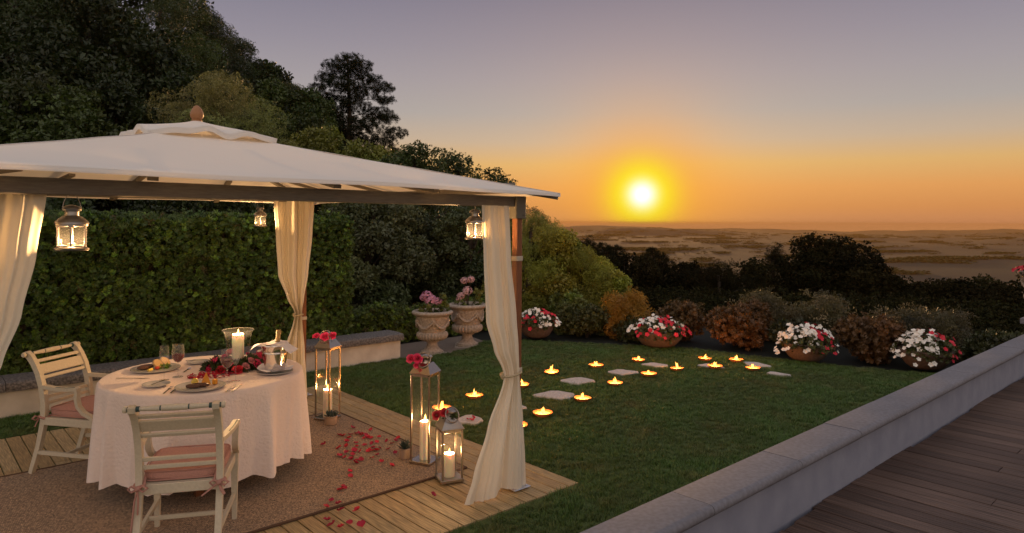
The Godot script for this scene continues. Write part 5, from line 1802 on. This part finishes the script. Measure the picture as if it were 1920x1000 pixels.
func make_place_settings() -> void:
	var y := TH + 0.009
	plate("grey-rimmed dinner plate with steak and toast, at the left armchair's place", 1.397, -5.32, 0.165, "dinner plates")
	plate("grey-rimmed dinner plate with sliced meat and orange, at the front armchair's place", 1.46, -4.56, 0.155, "dinner plates")
	plate("small side plate with a butter knife, left of the front dinner plate", 1.264, -4.80, 0.085, "side plates")
	plate("small side plate behind the roses at the table's far side", 1.7, -5.36, 0.08, "side plates")
	rng.seed = 91
	var st := MB.new()
	lump(st, Vector3(0, 0.016, 0), Vector3(0.065, 0.016, 0.042), 3, Basis(Vector3.UP, 0.5))
	food("steak", "dark grilled steak on the left dinner plate", Vector3(1.34, y, -5.36), st, M.meat)
	var br := MB.new()
	for k in 2:
		var bx := Basis(Vector3.UP, 0.4 + 0.3 * k) * Basis(Vector3.RIGHT, 0.75)
		br.lathe([Vector2(0, -0.009), Vector2(0.036, -0.009), Vector2(0.041, -0.003), Vector2(0.041, 0.004), Vector2(0.036, 0.009), Vector2(0, 0.01)], 24, Vector3(0.0 + 0.055 * k, 0.034 + 0.006 * k, 0.004 - 0.03 * k), bx)
	food("toast_rounds", "two golden round toasts leaning on the steak", Vector3(1.415, y, -5.33), br, M.bread)
	var sal := thing("salad_garnish", "green salad with tomato and yellow pepper before the toasts on the left plate", "food", Vector3(1.40 * TK, y, -5.29 * TK))
	foliage("leaves", sal, [[Vector3(0.05, 0.012, -0.01), Vector3(0.035, 0.014, 0.02)]], 26, "whorl", 0.03, Color(0.14, 0.26, 0.03), M.leaf)
	var tm := MB.new()
	lump(tm, Vector3(0.0, 0.012, 0.0), Vector3(0.018, 0.012, 0.012), 7)
	obj("tomato", tm, M.tomato, sal)
	var lm := MB.new()
	lm.box(Vector3(-0.055, 0.011, 0.03), Vector3(0.05, 0.016, 0.018), 0.004, Basis(Vector3.UP, 0.8))
	obj("pepper", lm, M.lemon, sal)
	var me := MB.new()
	for k in 5:
		lump(me, Vector3(-0.03 + 0.02 * k, 0.014, 0.012 * sin(k * 2.0)), Vector3(0.016, 0.013, 0.034), 10 + k, Basis(Vector3.UP, 0.8) * Basis(Vector3(0, 0, 1), 0.4))
	food("sliced_meat", "fanned slices of browned meat on the front plate", Vector3(1.43, y, -4.56), me, M.meat)
	var og := MB.new()
	og.flat(Vector3(-0.03, 0.002, 0), Vector3(0.032, 0.002, 0.01), Vector3(0.006, 0.085, -0.004), Vector3(0.3, 0, 1))
	og.flat(Vector3(-0.03, 0.002, -0.014), Vector3(0.032, 0.002, -0.006), Vector3(0.006, 0.085, -0.01), Vector3(-0.3, 0, -1))
	og.quad(Vector3(0.032, 0.002, 0.01), Vector3(0.006, 0.085, -0.004), Vector3(0.006, 0.085, -0.01), Vector3(0.032, 0.002, -0.006), Vector3(1, 0.3, 0))
	og.quad(Vector3(-0.03, 0.002, 0), Vector3(0.006, 0.085, -0.004), Vector3(0.006, 0.085, -0.01), Vector3(-0.03, 0.002, -0.014), Vector3(-1, 0.3, 0))
	og.box(Vector3(0.055, 0.018, 0.012), Vector3(0.03, 0.034, 0.024), 0.003, Basis(Vector3.UP, 0.6))
	food("orange_wedge", "upright orange wedge and cube on the front plate", Vector3(1.50, y, -4.585), og, M.orange)
	var me2 := MB.new()
	lump(me2, Vector3(0, 0.026, 0), Vector3(0.022, 0.024, 0.016), 21)
	food("melon_piece", "pale yellow melon piece left of the orange wedge", Vector3(1.445, y, -4.62), me2, M.lemon)
	wine_glass("slim empty flute-shaped glass by the left place setting", 1.352, -4.95, false)
	wine_glass("red wine glass by the left place setting", 1.45, -4.99, true)
	wine_glass("red wine glass by the front place setting", 1.64, -4.60, true)
	wine_glass("slim empty flute-shaped glass by the front place setting", 1.70, -4.61, false)
	var ty := TH + 0.004
	cutlery("knife", "knife at the table's left edge with its tip to the flute glass", Vector3(1.12, ty, -5.2), Vector3(1.29, ty, -5.05))
	cutlery("knife", "butter knife lying across the front side plate", Vector3(1.225, ty + 0.017, -4.765), Vector3(1.335, ty + 0.022, -4.85))
	cutlery("knife", "butter knife lying on the far side plate", Vector3(1.63, ty + 0.018, -5.42), Vector3(1.79, ty + 0.018, -5.33))
	cutlery("fork", "fork left of the front plate, nearer the side plate", Vector3(1.24, ty, -4.55), Vector3(1.33, ty, -4.70))
	cutlery("fork", "fork left of the front plate, nearer the dinner plate", Vector3(1.275, ty, -4.535), Vector3(1.365, ty, -4.68))
	cutlery("knife", "first knife right of the front dinner plate", Vector3(1.545, ty, -4.345), Vector3(1.665, ty, -4.50))
	cutlery("knife", "second knife right of the front dinner plate, nearer the table's edge", Vector3(1.58, ty, -4.34), Vector3(1.70, ty, -4.495))
	cutlery("fork", "fork beside the glass and the left dinner plate", Vector3(1.52, ty, -5.1), Vector3(1.6, ty, -5.22))


func rose(parent: Node3D, at: Vector3, r: float, m: Material, seed: int, called := "rose", up := Vector3(0, 1, 0)) -> MeshInstance3D:
	rng.seed = seed
	var mb := MB.new()
	for k in 15:
		var f := k / 14.0
		var a := k * 2.4
		var rad := r * lerpf(0.12, 0.8, f)
		var h := r * lerpf(1.05, 0.55, f)
		var open := lerpf(0.05, 0.75, f * f)
		var wide := lerpf(1.7, 0.85, f)
		var p := PackedVector3Array()
		for j in 5:
			var v := j / 4.0
			for i in 6:
				var u := (i / 5.0 - 0.5) * 2.0
				var aa := a + u * wide * (1.0 - 0.35 * v * v * absf(u))
				var rr := rad * (0.35 + 0.65 * sin(minf(v * 2.0, 1.57))) + open * r * v * v * 0.55
				p.append(Vector3(cos(aa) * rr, h * v * (1.0 - 0.16 * u * u) - (open * r * 0.22 if j == 4 else 0.0), sin(aa) * rr))
		mb.grid(p, 5, 4)
	return obj(called, mb, m, parent, at, any_basis(up, 0.12))


func candle(called: String, label: String, at: Vector3, r: float, h: float, energy: float, fh := 0.045, group := "") -> void:
	var c := thing(called, label, "candle", at, 0.0, group)
	var m := MB.new()
	m.lathe([Vector2(0, 0), Vector2(r, 0), Vector2(r, h - 0.004), Vector2(r - 0.003, h), Vector2(r * 0.75, h - 0.004), Vector2(r * 0.3, h - 0.008), Vector2(0, h - 0.008)], 32)
	obj("wax", m, M.wax, c)
	var w := MB.new()
	w.tube([Vector3(0, h - 0.01, 0), Vector3(0.001, h + 0.006, 0)], 0.0012, 5)
	obj("wick", w, M.wick, c)
	obj("flame", flame_shape(fh, fh * 0.2, 3), M.flame, c, Vector3(0, h - 0.002, 0))
	lamp(c, Vector3(0, h + fh * 0.38, 0), energy, Color(1.0, 0.78, 0.52), 0.008)


func make_centrepiece() -> void:
	var vx := 1.86 * TK
	var vz := -5.0 * TK
	var v := thing("hurricane_vase", "tall flared glass hurricane vase standing among the roses", "vase", Vector3(vx, TH + 0.001, vz))
	var m := MB.new()
	m.lathe([Vector2(0, 0.004), Vector2(0.085, 0.004), Vector2(0.088, 0.0), Vector2(0.082, 0.03), Vector2(0.08, 0.12), Vector2(0.084, 0.2), Vector2(0.098, 0.265), Vector2(0.112, 0.285)], 40)
	obj("glass", m, M.clear, v)
	var lip := MB.new()
	var ring := []
	for i in 41:
		ring.append(Vector3(cos(TAU * i / 40) * 0.112, 0.285, sin(TAU * i / 40) * 0.112))
	lip.tube(ring, 0.0022, 6, false)
	obj("lip", lip, M.pane, v)
	candle("pillar_candle", "lit white pillar candle in the hurricane vase on the table", Vector3(vx, TH + 0.006, vz), 0.042, 0.25, 0.8, 0.04, "lit pillar candles")
	# the wreath of roses round the vase
	var w := thing("rose_wreath", "wreath of pink and red roses with dark leaves round the hurricane vase", "flower arrangement", Vector3(vx, TH, vz))
	foliage("leaves", w, [[Vector3(-0.1, 0.035, 0.02), Vector3(0.11, 0.04, 0.08)], [Vector3(0.0, 0.03, 0.11), Vector3(0.13, 0.04, 0.06)], [Vector3(0.1, 0.04, 0.06), Vector3(0.08, 0.05, 0.1)], [Vector3(0.02, 0.03, -0.12), Vector3(0.12, 0.04, 0.06)], [Vector3(-0.13, 0.03, -0.08), Vector3(0.08, 0.04, 0.08)]], 190, "whorl", 0.06, Color(0.045, 0.07, 0.02), M.leaf)
	var ro := [[-0.17, 0.045, 0.01, 0], [-0.13, 0.07, 0.07, 0], [-0.19, 0.05, -0.06, 0], [-0.1, 0.08, -0.02, 0], [-0.05, 0.03, 0.17, 1], [0.07, 0.03, 0.17, 1], [-0.16, 0.025, 0.1, 0], [0.12, 0.08, 0.07, 2], [0.14, 0.06, 0.0, 2], [0.13, 0.1, -0.04, 0], [0.16, 0.05, 0.06, 0], [0.1, 0.05, 0.12, 2], [-0.1, 0.1, -0.1, 0], [0.03, 0.06, -0.15, 0], [-0.02, 0.05, 0.13, 0], [0.15, 0.09, -0.1, 0], [0.08, 0.07, -0.14, 2]]
	for i in ro.size():
		var q = ro[i]
		var d: Vector3 = Vector3(0.7404, 0, 0.672) * q[0] - Vector3(0.672, 0, -0.7404) * q[2]
		rose(w, d + Vector3(0, q[1] - 0.012, 0), 0.038 if q[3] != 2 else 0.03, [M.rose_pink, M.rose_red, M.rose_pale][q[3]], 700 + i, "rose", d.normalized() * 0.7 + Vector3(0, 0.6, 0))
	# petals strewn on the cloth before it
	rng.seed = 808
	for i in 85:
		var a := rng.randf() * TAU
		var f := sqrt(rng.randf())
		var p := Vector3((1.655 + cos(a) * f * 0.17) * TK, TH + 0.004 + 0.012 * (1.0 - f) * rng.randf(), (-4.89 + sin(a) * f * 0.13) * TK)
		petal(p, 0.022, "crimson rose petal strewn on the tablecloth before the roses", "rose petals on the tablecloth")
	# the ice bucket on its plate
	var bx := 2.0 * TK
	var bz := -4.68 * TK
	plate("round plate under the ice bucket", 2.0, -4.68, 0.125)
	var nap := MB.new()
	var np := PackedVector3Array()
	for j in 9:
		for i in 49:
			var t := TAU * i / 48
			var f := j / 8.0
			var rr := 0.03 + 0.1 * f * (1.0 + 0.1 * sin(t * 3.0) + 0.05 * sin(t * 7.0))
			np.append(Vector3(cos(t) * rr, 0.02 + 0.022 * f * absf(sin(t * 2.5 + 0.6)) + 0.008 * sin(t * 5.0 + f * 4.0) * f + (0.012 if j > 5 else 0.0), sin(t) * rr))
	nap.grid(np, 48, 8)
	tag(obj("folded_napkin", nap, M.napkin, self, Vector3(bx, TH, bz)), "white folded napkin on the plate round the ice bucket's foot", "napkin", "white napkins")
	var b := thing("ice_bucket", "polished silver ice bucket with two grooved bands", "ice bucket", Vector3(bx, TH + 0.03, bz))
	var bm := MB.new()
	bm.lathe([Vector2(0, 0.0), Vector2(0.066, 0.0), Vector2(0.07, 0.006), Vector2(0.074, 0.03), Vector2(0.088, 0.118), Vector2(0.09, 0.12), Vector2(0.09, 0.124), Vector2(0.0885, 0.127), Vector2(0.091, 0.13), Vector2(0.091, 0.134), Vector2(0.09, 0.137), Vector2(0.096, 0.172), Vector2(0.101, 0.176), Vector2(0.1, 0.18), Vector2(0.095, 0.178), Vector2(0.085, 0.1), Vector2(0.07, 0.012), Vector2(0, 0.012)], 48)
	obj("body", bm, M.silver, b)
	for s in [-1.0, 1.0]:
		var hm := MB.new()
		var d: Vector3 = Vector3(0.9, 0, 0.43) * s
		var sd := Vector3(-0.43, 0, 0.9)
		hm.tube([d * 0.094 + sd * 0.018 + Vector3(0, 0.14, 0), d * 0.115 + sd * 0.018 + Vector3(0, 0.135, 0), d * 0.12 + Vector3(0, 0.128, 0), d * 0.115 - sd * 0.018 + Vector3(0, 0.135, 0), d * 0.094 - sd * 0.018 + Vector3(0, 0.14, 0)], 0.006, 8)
		obj("handle", hm, M.silver, b)
	var bo := thing("bottle", "bottle whose gold-foiled neck stands out of the ice bucket", "bottle", Vector3(bx, TH + 0.045, bz))
	var lean := Basis(Vector3(0.672, 0, -0.74), 0.1)
	var glm := MB.new()
	glm.lathe([Vector2(0, 0), Vector2(0.038, 0), Vector2(0.04, 0.01), Vector2(0.04, 0.11), Vector2(0.03, 0.15), Vector2(0.016, 0.185), Vector2(0.0145, 0.19)], 24, Vector3.ZERO, lean)
	obj("glass", glm, M.bottle, bo)
	var foil := MB.new()
	foil.lathe([Vector2(0.016, 0.186), Vector2(0.0155, 0.235), Vector2(0.018, 0.24), Vector2(0.0175, 0.262), Vector2(0.013, 0.267), Vector2(0, 0.268)], 20, Vector3.ZERO, lean)
	obj("foil", foil, M.cork, bo)
	# the napkin laid over the bucket
	var n2 := MB.new()
	var p2 := PackedVector3Array()
	for j in 17:
		for i in 33:
			var u := -1.0 + i / 16.0
			var w2 := -1.0 + j / 8.0
			var x := u * 0.165
			var z := w2 * 0.094
			var edge := maxf(0.0, Vector2(x * 0.95, z).length() - 0.092)
			var q := Vector3(0.7404, 0, 0.672) * x * (1.0 - 0.2 * minf(1.0, edge * 8.0)) + Vector3(0.672, 0, -0.7404) * z
			p2.append(q + Vector3(0, 0.184 - (0.65 if u > 0.0 else 0.3) * edge + 0.006 * sin(u * 5.0 + w2 * 1.5) + 0.008 * exp(-pow((u + 0.05) * 3.0, 2.0)) + 0.004 * sin(u * 11.0 - w2 * 3.0), 0))
	n2.grid(p2, 32, 16)
	tag(obj("draped_napkin", n2, M.napkin, self, Vector3(bx, TH + 0.03, bz)), "white napkin draped over the top of the ice bucket", "napkin", "white napkins")


# ---------------------------------------------------------------- lanterns
func floor_lantern(label: String, at: Vector3, turn: float, w: float, h: float, m: Material) -> void:
	var l := thing("floor_lantern", label, "lantern", at, turn, "floor lanterns")
	var e := w * 0.5
	var b := MB.new()
	b.box(Vector3(0, 0.012, 0), Vector3(w + 0.012, 0.024, w + 0.012), 0.004)
	obj("base", b, m, l)
	for c in [[1, 1], [1, -1], [-1, 1], [-1, -1]]:
		var u := MB.new()
		u.box(Vector3(c[0] * (e - 0.007), h * 0.5 + 0.012, c[1] * (e - 0.007)), Vector3(0.014, h - 0.024, 0.014), 0.002)
		obj("upright", u, m, l)
	for s in 4:
		var r := Basis(Vector3.UP, s * PI / 2)
		var g := MB.new()
		g.quad(r * Vector3(-e + 0.014, 0.024, e - 0.006), r * Vector3(e - 0.014, 0.024, e - 0.006), r * Vector3(e - 0.014, h - 0.012, e - 0.006), r * Vector3(-e + 0.014, h - 0.012, e - 0.006), r * Vector3(0, 0, 1))
		obj("pane", g, M.pane, l)
	var fr := MB.new()
	for s in 4:
		var r := Basis(Vector3.UP, s * PI / 2)
		fr.box(r * Vector3(0, h + 0.0, e - 0.005), Vector3(w - 0.03, 0.02, 0.013), 0.002, r)
	fr.box(Vector3(0, h + 0.012, 0), Vector3(w + 0.014, 0.01, w + 0.014), 0.003)
	obj("top_frame", fr, m, l)
	var t := w * 0.27
	var rh := w * 0.42
	var y0 := h + 0.017
	var rf := MB.new()
	for s in 4:
		var r := Basis(Vector3.UP, s * PI / 2)
		rf.quad(r * Vector3(-e - 0.004, y0, e + 0.004), r * Vector3(e + 0.004, y0, e + 0.004), r * Vector3(t, y0 + rh, t), r * Vector3(-t, y0 + rh, t), r * Vector3(0, 0.5, 1))
	obj("roof", rf, m, l)
	var nk := MB.new()
	nk.lathe([Vector2(t * 0.95, y0 + rh - 0.003), Vector2(t * 0.82, y0 + rh + 0.022), Vector2(t * 0.86, y0 + rh + 0.03), Vector2(t * 1.2, y0 + rh + 0.036), Vector2(t * 1.22, y0 + rh + 0.044), Vector2(t * 0.9, y0 + rh + 0.055), Vector2(0, y0 + rh + 0.06)], 24)
	obj("cap", nk, m, l)
	var ring := []
	var hang := Basis(Vector3.UP, 0.25) * Basis(Vector3.RIGHT, -0.5)
	for i in 37:
		var a := TAU * i / 36
		ring.append(Vector3(0, y0 + rh + 0.02, t * 0.6) + hang * Vector3(sin(a) * w * 0.34, 0.012 + cos(a) * w * 0.34 - w * 0.1, 0.02))
	var rm := MB.new()
	rm.tube(ring, 0.0045, 8, false)
	obj("ring_handle", rm, m, l)


func posy(label: String, at: Vector3, roses: Array, seed: int) -> void:
	var p := thing("rose_posy", label, "roses", at, 0.0, "roses on the floor lanterns")
	rng.seed = seed
	foliage("leaves", p, [[Vector3(0, -0.01, 0), Vector3(0.04, 0.025, 0.04)]], 18, "whorl", 0.05, Color(0.04, 0.06, 0.02), M.leaf)
	for i in roses.size():
		var q = roses[i]
		var d: Vector3 = Vector3(0.7404, 0, 0.672) * q[0] - Vector3(0.672, 0, -0.7404) * q[2]
		rose(p, d + Vector3(0, q[1], 0), q[3], M.rose_pink if q[4] == 0 else M.rose_red, seed + i, "rose", Vector3(-0.672, 0.6, 0.7404))


func hanging_lantern(label: String, at: Vector3, turn: float, energy: float, hook: float) -> void:
	var l := thing("hanging_lantern", label, "lantern", at, turn, "small lanterns hanging from the gazebo")
	var r := 0.058
	var b := MB.new()
	b.lathe([Vector2(0, 0), Vector2(r * 1.08, 0), Vector2(r * 1.14, 0.004), Vector2(r * 1.14, 0.01), Vector2(r * 1.02, 0.016), Vector2(r * 0.9, 0.017), Vector2(0, 0.014)], 36)
	obj("base", b, M.zinc, l)
	for k in 6:
		var a := TAU * k / 6
		var n := Vector3(cos(a + PI / 6), 0, sin(a + PI / 6))
		var s := Vector3(-n.z, 0, n.x)
		var c := n * r * 0.88
		var wd := r * 0.49
		var g := MB.new()
		g.quad(c - s * wd + Vector3(0, 0.018, 0), c + s * wd + Vector3(0, 0.018, 0), c + s * wd + Vector3(0, 0.107, 0), c - s * wd + Vector3(0, 0.107, 0), n)
		obj("pane", g, M.pane, l)
		var u := MB.new()
		u.box(Vector3(cos(a), 0, sin(a)) * r * 1.0 + Vector3(0, 0.062, 0), Vector3(0.006, 0.092, 0.006), 0.001, Basis(Vector3.UP, -a))
		for yy in [0.021, 0.104]:
			u.box(c + Vector3(0, yy, 0), Vector3(0.004, 0.006, wd * 2.0), 0.001, Basis(Vector3.UP, -(a + PI / 6)))
		obj("glazing_bar", u, M.zinc, l)
	var rf := MB.new()
	rf.lathe([Vector2(r * 0.98, 0.104), Vector2(r * 1.06, 0.107), Vector2(r * 1.06, 0.116), Vector2(r * 1.12, 0.118), Vector2(r * 1.1, 0.124), Vector2(r * 0.9, 0.136), Vector2(r * 0.65, 0.148), Vector2(r * 0.46, 0.153), Vector2(r * 0.45, 0.17), Vector2(r * 0.62, 0.173), Vector2(r * 0.64, 0.182), Vector2(r * 0.5, 0.192), Vector2(r * 0.2, 0.198), Vector2(0, 0.199)], 36)
	obj("roof", rf, M.zinc, l)
	var hd := []
	for i in 17:
		var a := PI * i / 16
		hd.append(Vector3(cos(a) * r * 0.64, 0.178 + sin(a) * (hook - 0.178), 0))
	var hm := MB.new()
	hm.tube(hd, 0.0016, 6)
	obj("handle", hm, M.zinc, l)
	var t := thing("tealight", "lit tealight in the " + label.replace("small round lantern", "small lantern"), "candle", at + Vector3(0, 0.0165, 0), 0.0, "tealights in the hanging lanterns")
	var cup := MB.new()
	cup.lathe([Vector2(0, 0), Vector2(0.019, 0), Vector2(0.0195, 0.015), Vector2(0.0185, 0.015), Vector2(0.018, 0.011), Vector2(0, 0.011)], 20)
	obj("cup", cup, M.silver, t)
	obj("flame", flame_shape(0.026, 0.0065, 5), M.flame, t, Vector3(0, 0.011, 0))
	lamp(t, Vector3(0, 0.022, 0), energy, Color(1.0, 0.78, 0.52), 0.006)


func succulent(pot_label: String, label: String, x: float, z: float, r: float, seed: int, spiky: bool) -> void:
	var p := thing("plant_pot", pot_label, "plant pot", Vector3(x, 0.026, z), 0.0, "small copper-toned pots")
	var m := MB.new()
	m.lathe([Vector2(0, 0), Vector2(r * 0.82, 0), Vector2(r * 0.93, 0.008), Vector2(r, 0.05), Vector2(r * 0.98, 0.062), Vector2(r * 1.04, 0.066), Vector2(r * 1.04, 0.076), Vector2(r * 0.94, 0.078), Vector2(r * 0.92, 0.06), Vector2(0, 0.06)], 32)
	obj("body", m, M.pot, p)
	var s := thing("succulent", label, "plant", Vector3(x, 0.026 + 0.062, z))
	rng.seed = seed
	for k in 26:
		var lf := MB.new()
		var a := k * 2.4
		var f := 1.0 - k / 26.0
		var d := Vector3(cos(a) * (0.25 + 0.75 * f), 1.25 - 0.75 * f, sin(a) * (0.25 + 0.75 * f)).normalized()
		var c := d * 0.012
		var l := (0.07 if spiky else 0.04) * rng.randf_range(0.8, 1.2)
		var w := 0.006 if spiky else 0.011
		if not spiky:
			c += Vector3(cos(a * 3.0), 0, sin(a * 3.0)) * 0.028 + Vector3(0, 0.02 * rng.randf(), 0)
		lf.tube([c, c + d * l * 0.4, c + d * l * 0.8, c + d * l], [w * 0.7, w, w * 0.7, w * 0.1], 6, true, 0.5)
		obj("leaf", lf, M.succulent, s)


func make_lanterns() -> void:
	var turn := -atan2(0.90, 0.43)
	var y := 0.025
	floor_lantern("tall steel floor lantern at the deck's back edge beside the bench wall", Vector3(2.985, 0.025, -5.81), turn, 0.165, 0.655, M.nickel)
	candle("pillar_candle", "lit cream pillar candle in the floor lantern at the back of the deck", Vector3(2.985, 0.05, -5.81), 0.041, 0.245, 0.12, 0.05, "lit pillar candles")
	posy("three pink roses on the back floor lantern", Vector3(2.985, 0.77, -5.81), [[-0.095, 0.02, 0.05, 0.03, 0], [0.0, 0.02, 0.08, 0.042, 0], [0.06, 0.025, 0.04, 0.034, 0]], 910)
	floor_lantern("tallest steel floor lantern, standing on the rug left of the near curtain", Vector3(3.005, 0.026, -4.28), turn, 0.165, 0.67, M.nickel)
	candle("pillar_candle", "lit cream pillar candle in the tallest floor lantern", Vector3(3.005, 0.051, -4.28), 0.04, 0.285, 0.12, 0.055, "lit pillar candles")
	posy("two bright pink roses on the tallest floor lantern", Vector3(3.005, 0.80, -4.28), [[-0.1, 0.015, 0.05, 0.036, 0], [-0.05, 0.02, 0.06, 0.036, 0], [-0.06, -0.03, 0.07, 0.022, 0]], 920)
	floor_lantern("short steel floor lantern with a leather loop, against the near curtain", Vector3(2.93, 0.025, -3.875), -0.32, 0.155, 0.36, M.zinc)
	candle("pillar_candle", "short lit cream pillar candle in the short floor lantern", Vector3(2.93, 0.05, -3.875), 0.04, 0.16, 0.12, 0.04, "lit pillar candles")
	posy("dark red roses on the short floor lantern", Vector3(2.93, 0.485, -3.875), [[-0.09, 0.0, 0.02, 0.032, 1], [-0.03, 0.02, 0.04, 0.03, 1]], 930)
	hanging_lantern("small round lantern hanging from the front beam beside the left curtain", Vector3(0.575, 1.715, GZ0 + 0.0), 0.3, 0.25, 0.245)
	hanging_lantern("small round lantern hanging from the front beam before the near curtain", Vector3(2.825, 1.735, GZ0 + 0.0), 0.8, 0.3, 0.225)
	hanging_lantern("small round lantern hanging farthest away, from the back beam", Vector3(2.74, 1.79, GZ1 + 0.0), 0.1, 0.25, 0.265)
	succulent("small copper-toned pot beside the back floor lantern", "dark fleshy-leaved plant in the pot beside the back lantern", 2.925, -5.625, 0.055, 41, false)
	succulent("small copper-toned pot beside the tallest floor lantern", "spiky dark succulent in the pot beside the tallest lantern", 2.935, -4.45, 0.046, 42, true)


var petal_meshes := []


func petal(at: Vector3, size: float, label: String, group: String) -> void:
	if petal_meshes.is_empty():
		for k in 4:
			var mb := MB.new()
			var p := PackedVector3Array()
			for j in 5:
				var v := j / 4.0
				for i in 5:
					var u := i / 2.0 - 1.0
					var w := sin(PI * (0.12 + 0.8 * pow(v, 0.8))) * 0.62
					p.append(Vector3(u * w, 0.22 * u * u + (0.3 + 0.12 * k) * pow(v - 0.45, 2.0) + 0.04 * sin(u * 4.0 + k), v - 0.5))
			mb.grid(p, 4, 4, true)
			petal_meshes.append(mb.done())
	var b := Basis(Vector3.UP, rng.randf() * TAU) * Basis(Vector3.RIGHT, rng.randfn() * 0.3) * Basis(Vector3(0, 0, 1), rng.randfn() * 0.3)
	var o := obj("rose_petal", petal_meshes[rng.randi() % 4], M.petal[rng.randi() % 3], self, at, b.scaled(Vector3.ONE * size * rng.randf_range(0.85, 1.25)))
	tag(o, label, "petal", group)


func make_petals() -> void:
	rng.seed = 1234
	var rug := [3.002,-5.378, 3.094,-5.222, 2.816,-5.267, 2.842,-5.235, 2.894,-5.219, 2.94,-5.213, 2.964,-5.205, 2.964,-5.15, 2.993,-5.132, 2.971,-5.052, 2.982,-5.021, 2.926,-5.05, 2.843,-5.147, 3.042,-4.998, 2.785,-5.081, 2.816,-4.987, 2.779,-4.912, 2.725,-4.977, 2.84,-4.889, 2.912,-4.899, 2.956,-4.9, 3.042,-4.876, 3.033,-4.786, 3.095,-4.829, 3.153,-4.876, 2.603,-5.134, 2.655,-4.974, 2.864,-4.799, 2.859,-4.747, 2.903,-4.765, 2.72,-4.843, 2.745,-4.793, 2.802,-4.757, 2.821,-4.741, 2.933,-4.686, 2.933,-4.584, 2.646,-4.835, 2.661,-4.765, 2.571,-4.802, 2.586,-4.747, 2.616,-4.687, 2.623,-4.629, 2.654,-4.618, 2.587,-4.59, 2.733,-4.597, 2.801,-4.629, 2.746,-4.481, 2.763,-4.357, 2.467,-4.459, 2.424,-4.369, 2.28,-4.223, 2.855,-4.725, 2.973,-5.079, 2.989,-5.183, 2.603,-4.687, 2.122,-4.067, 2.05,-4.0, 2.133,-3.995, 2.252,-4.196, 2.286,-4.211]
	for i in range(0, rug.size(), 2):
		petal(Vector3(rug[i], 0.033, rug[i + 1]), 0.036, "crimson rose petal scattered on the woven rug", "rose petals on the rug")
	for q in [Vector2(2.175, -3.83), Vector2(1.965, -3.827), Vector2(1.955, -3.746), Vector2(1.984, -3.685), Vector2(2.047, -3.696), Vector2(2.09, -3.633), Vector2(2.677, -3.715), Vector2(2.1, -3.9)]:
		petal(Vector3(q.x, 0.03, q.y), 0.04, "crimson rose petal on the bare planks in front of the rug", "rose petals on the planks")
	for q in [Vector2(3.949, -4.884), Vector2(3.99, -4.90), Vector2(3.937, -4.924), Vector2(4.02, -4.95)]:
		petal(Vector3(q.x, 0.03, q.y), 0.034, "crimson rose petal lying on the stepping stone by the deck", "rose petals on the stepping stone")
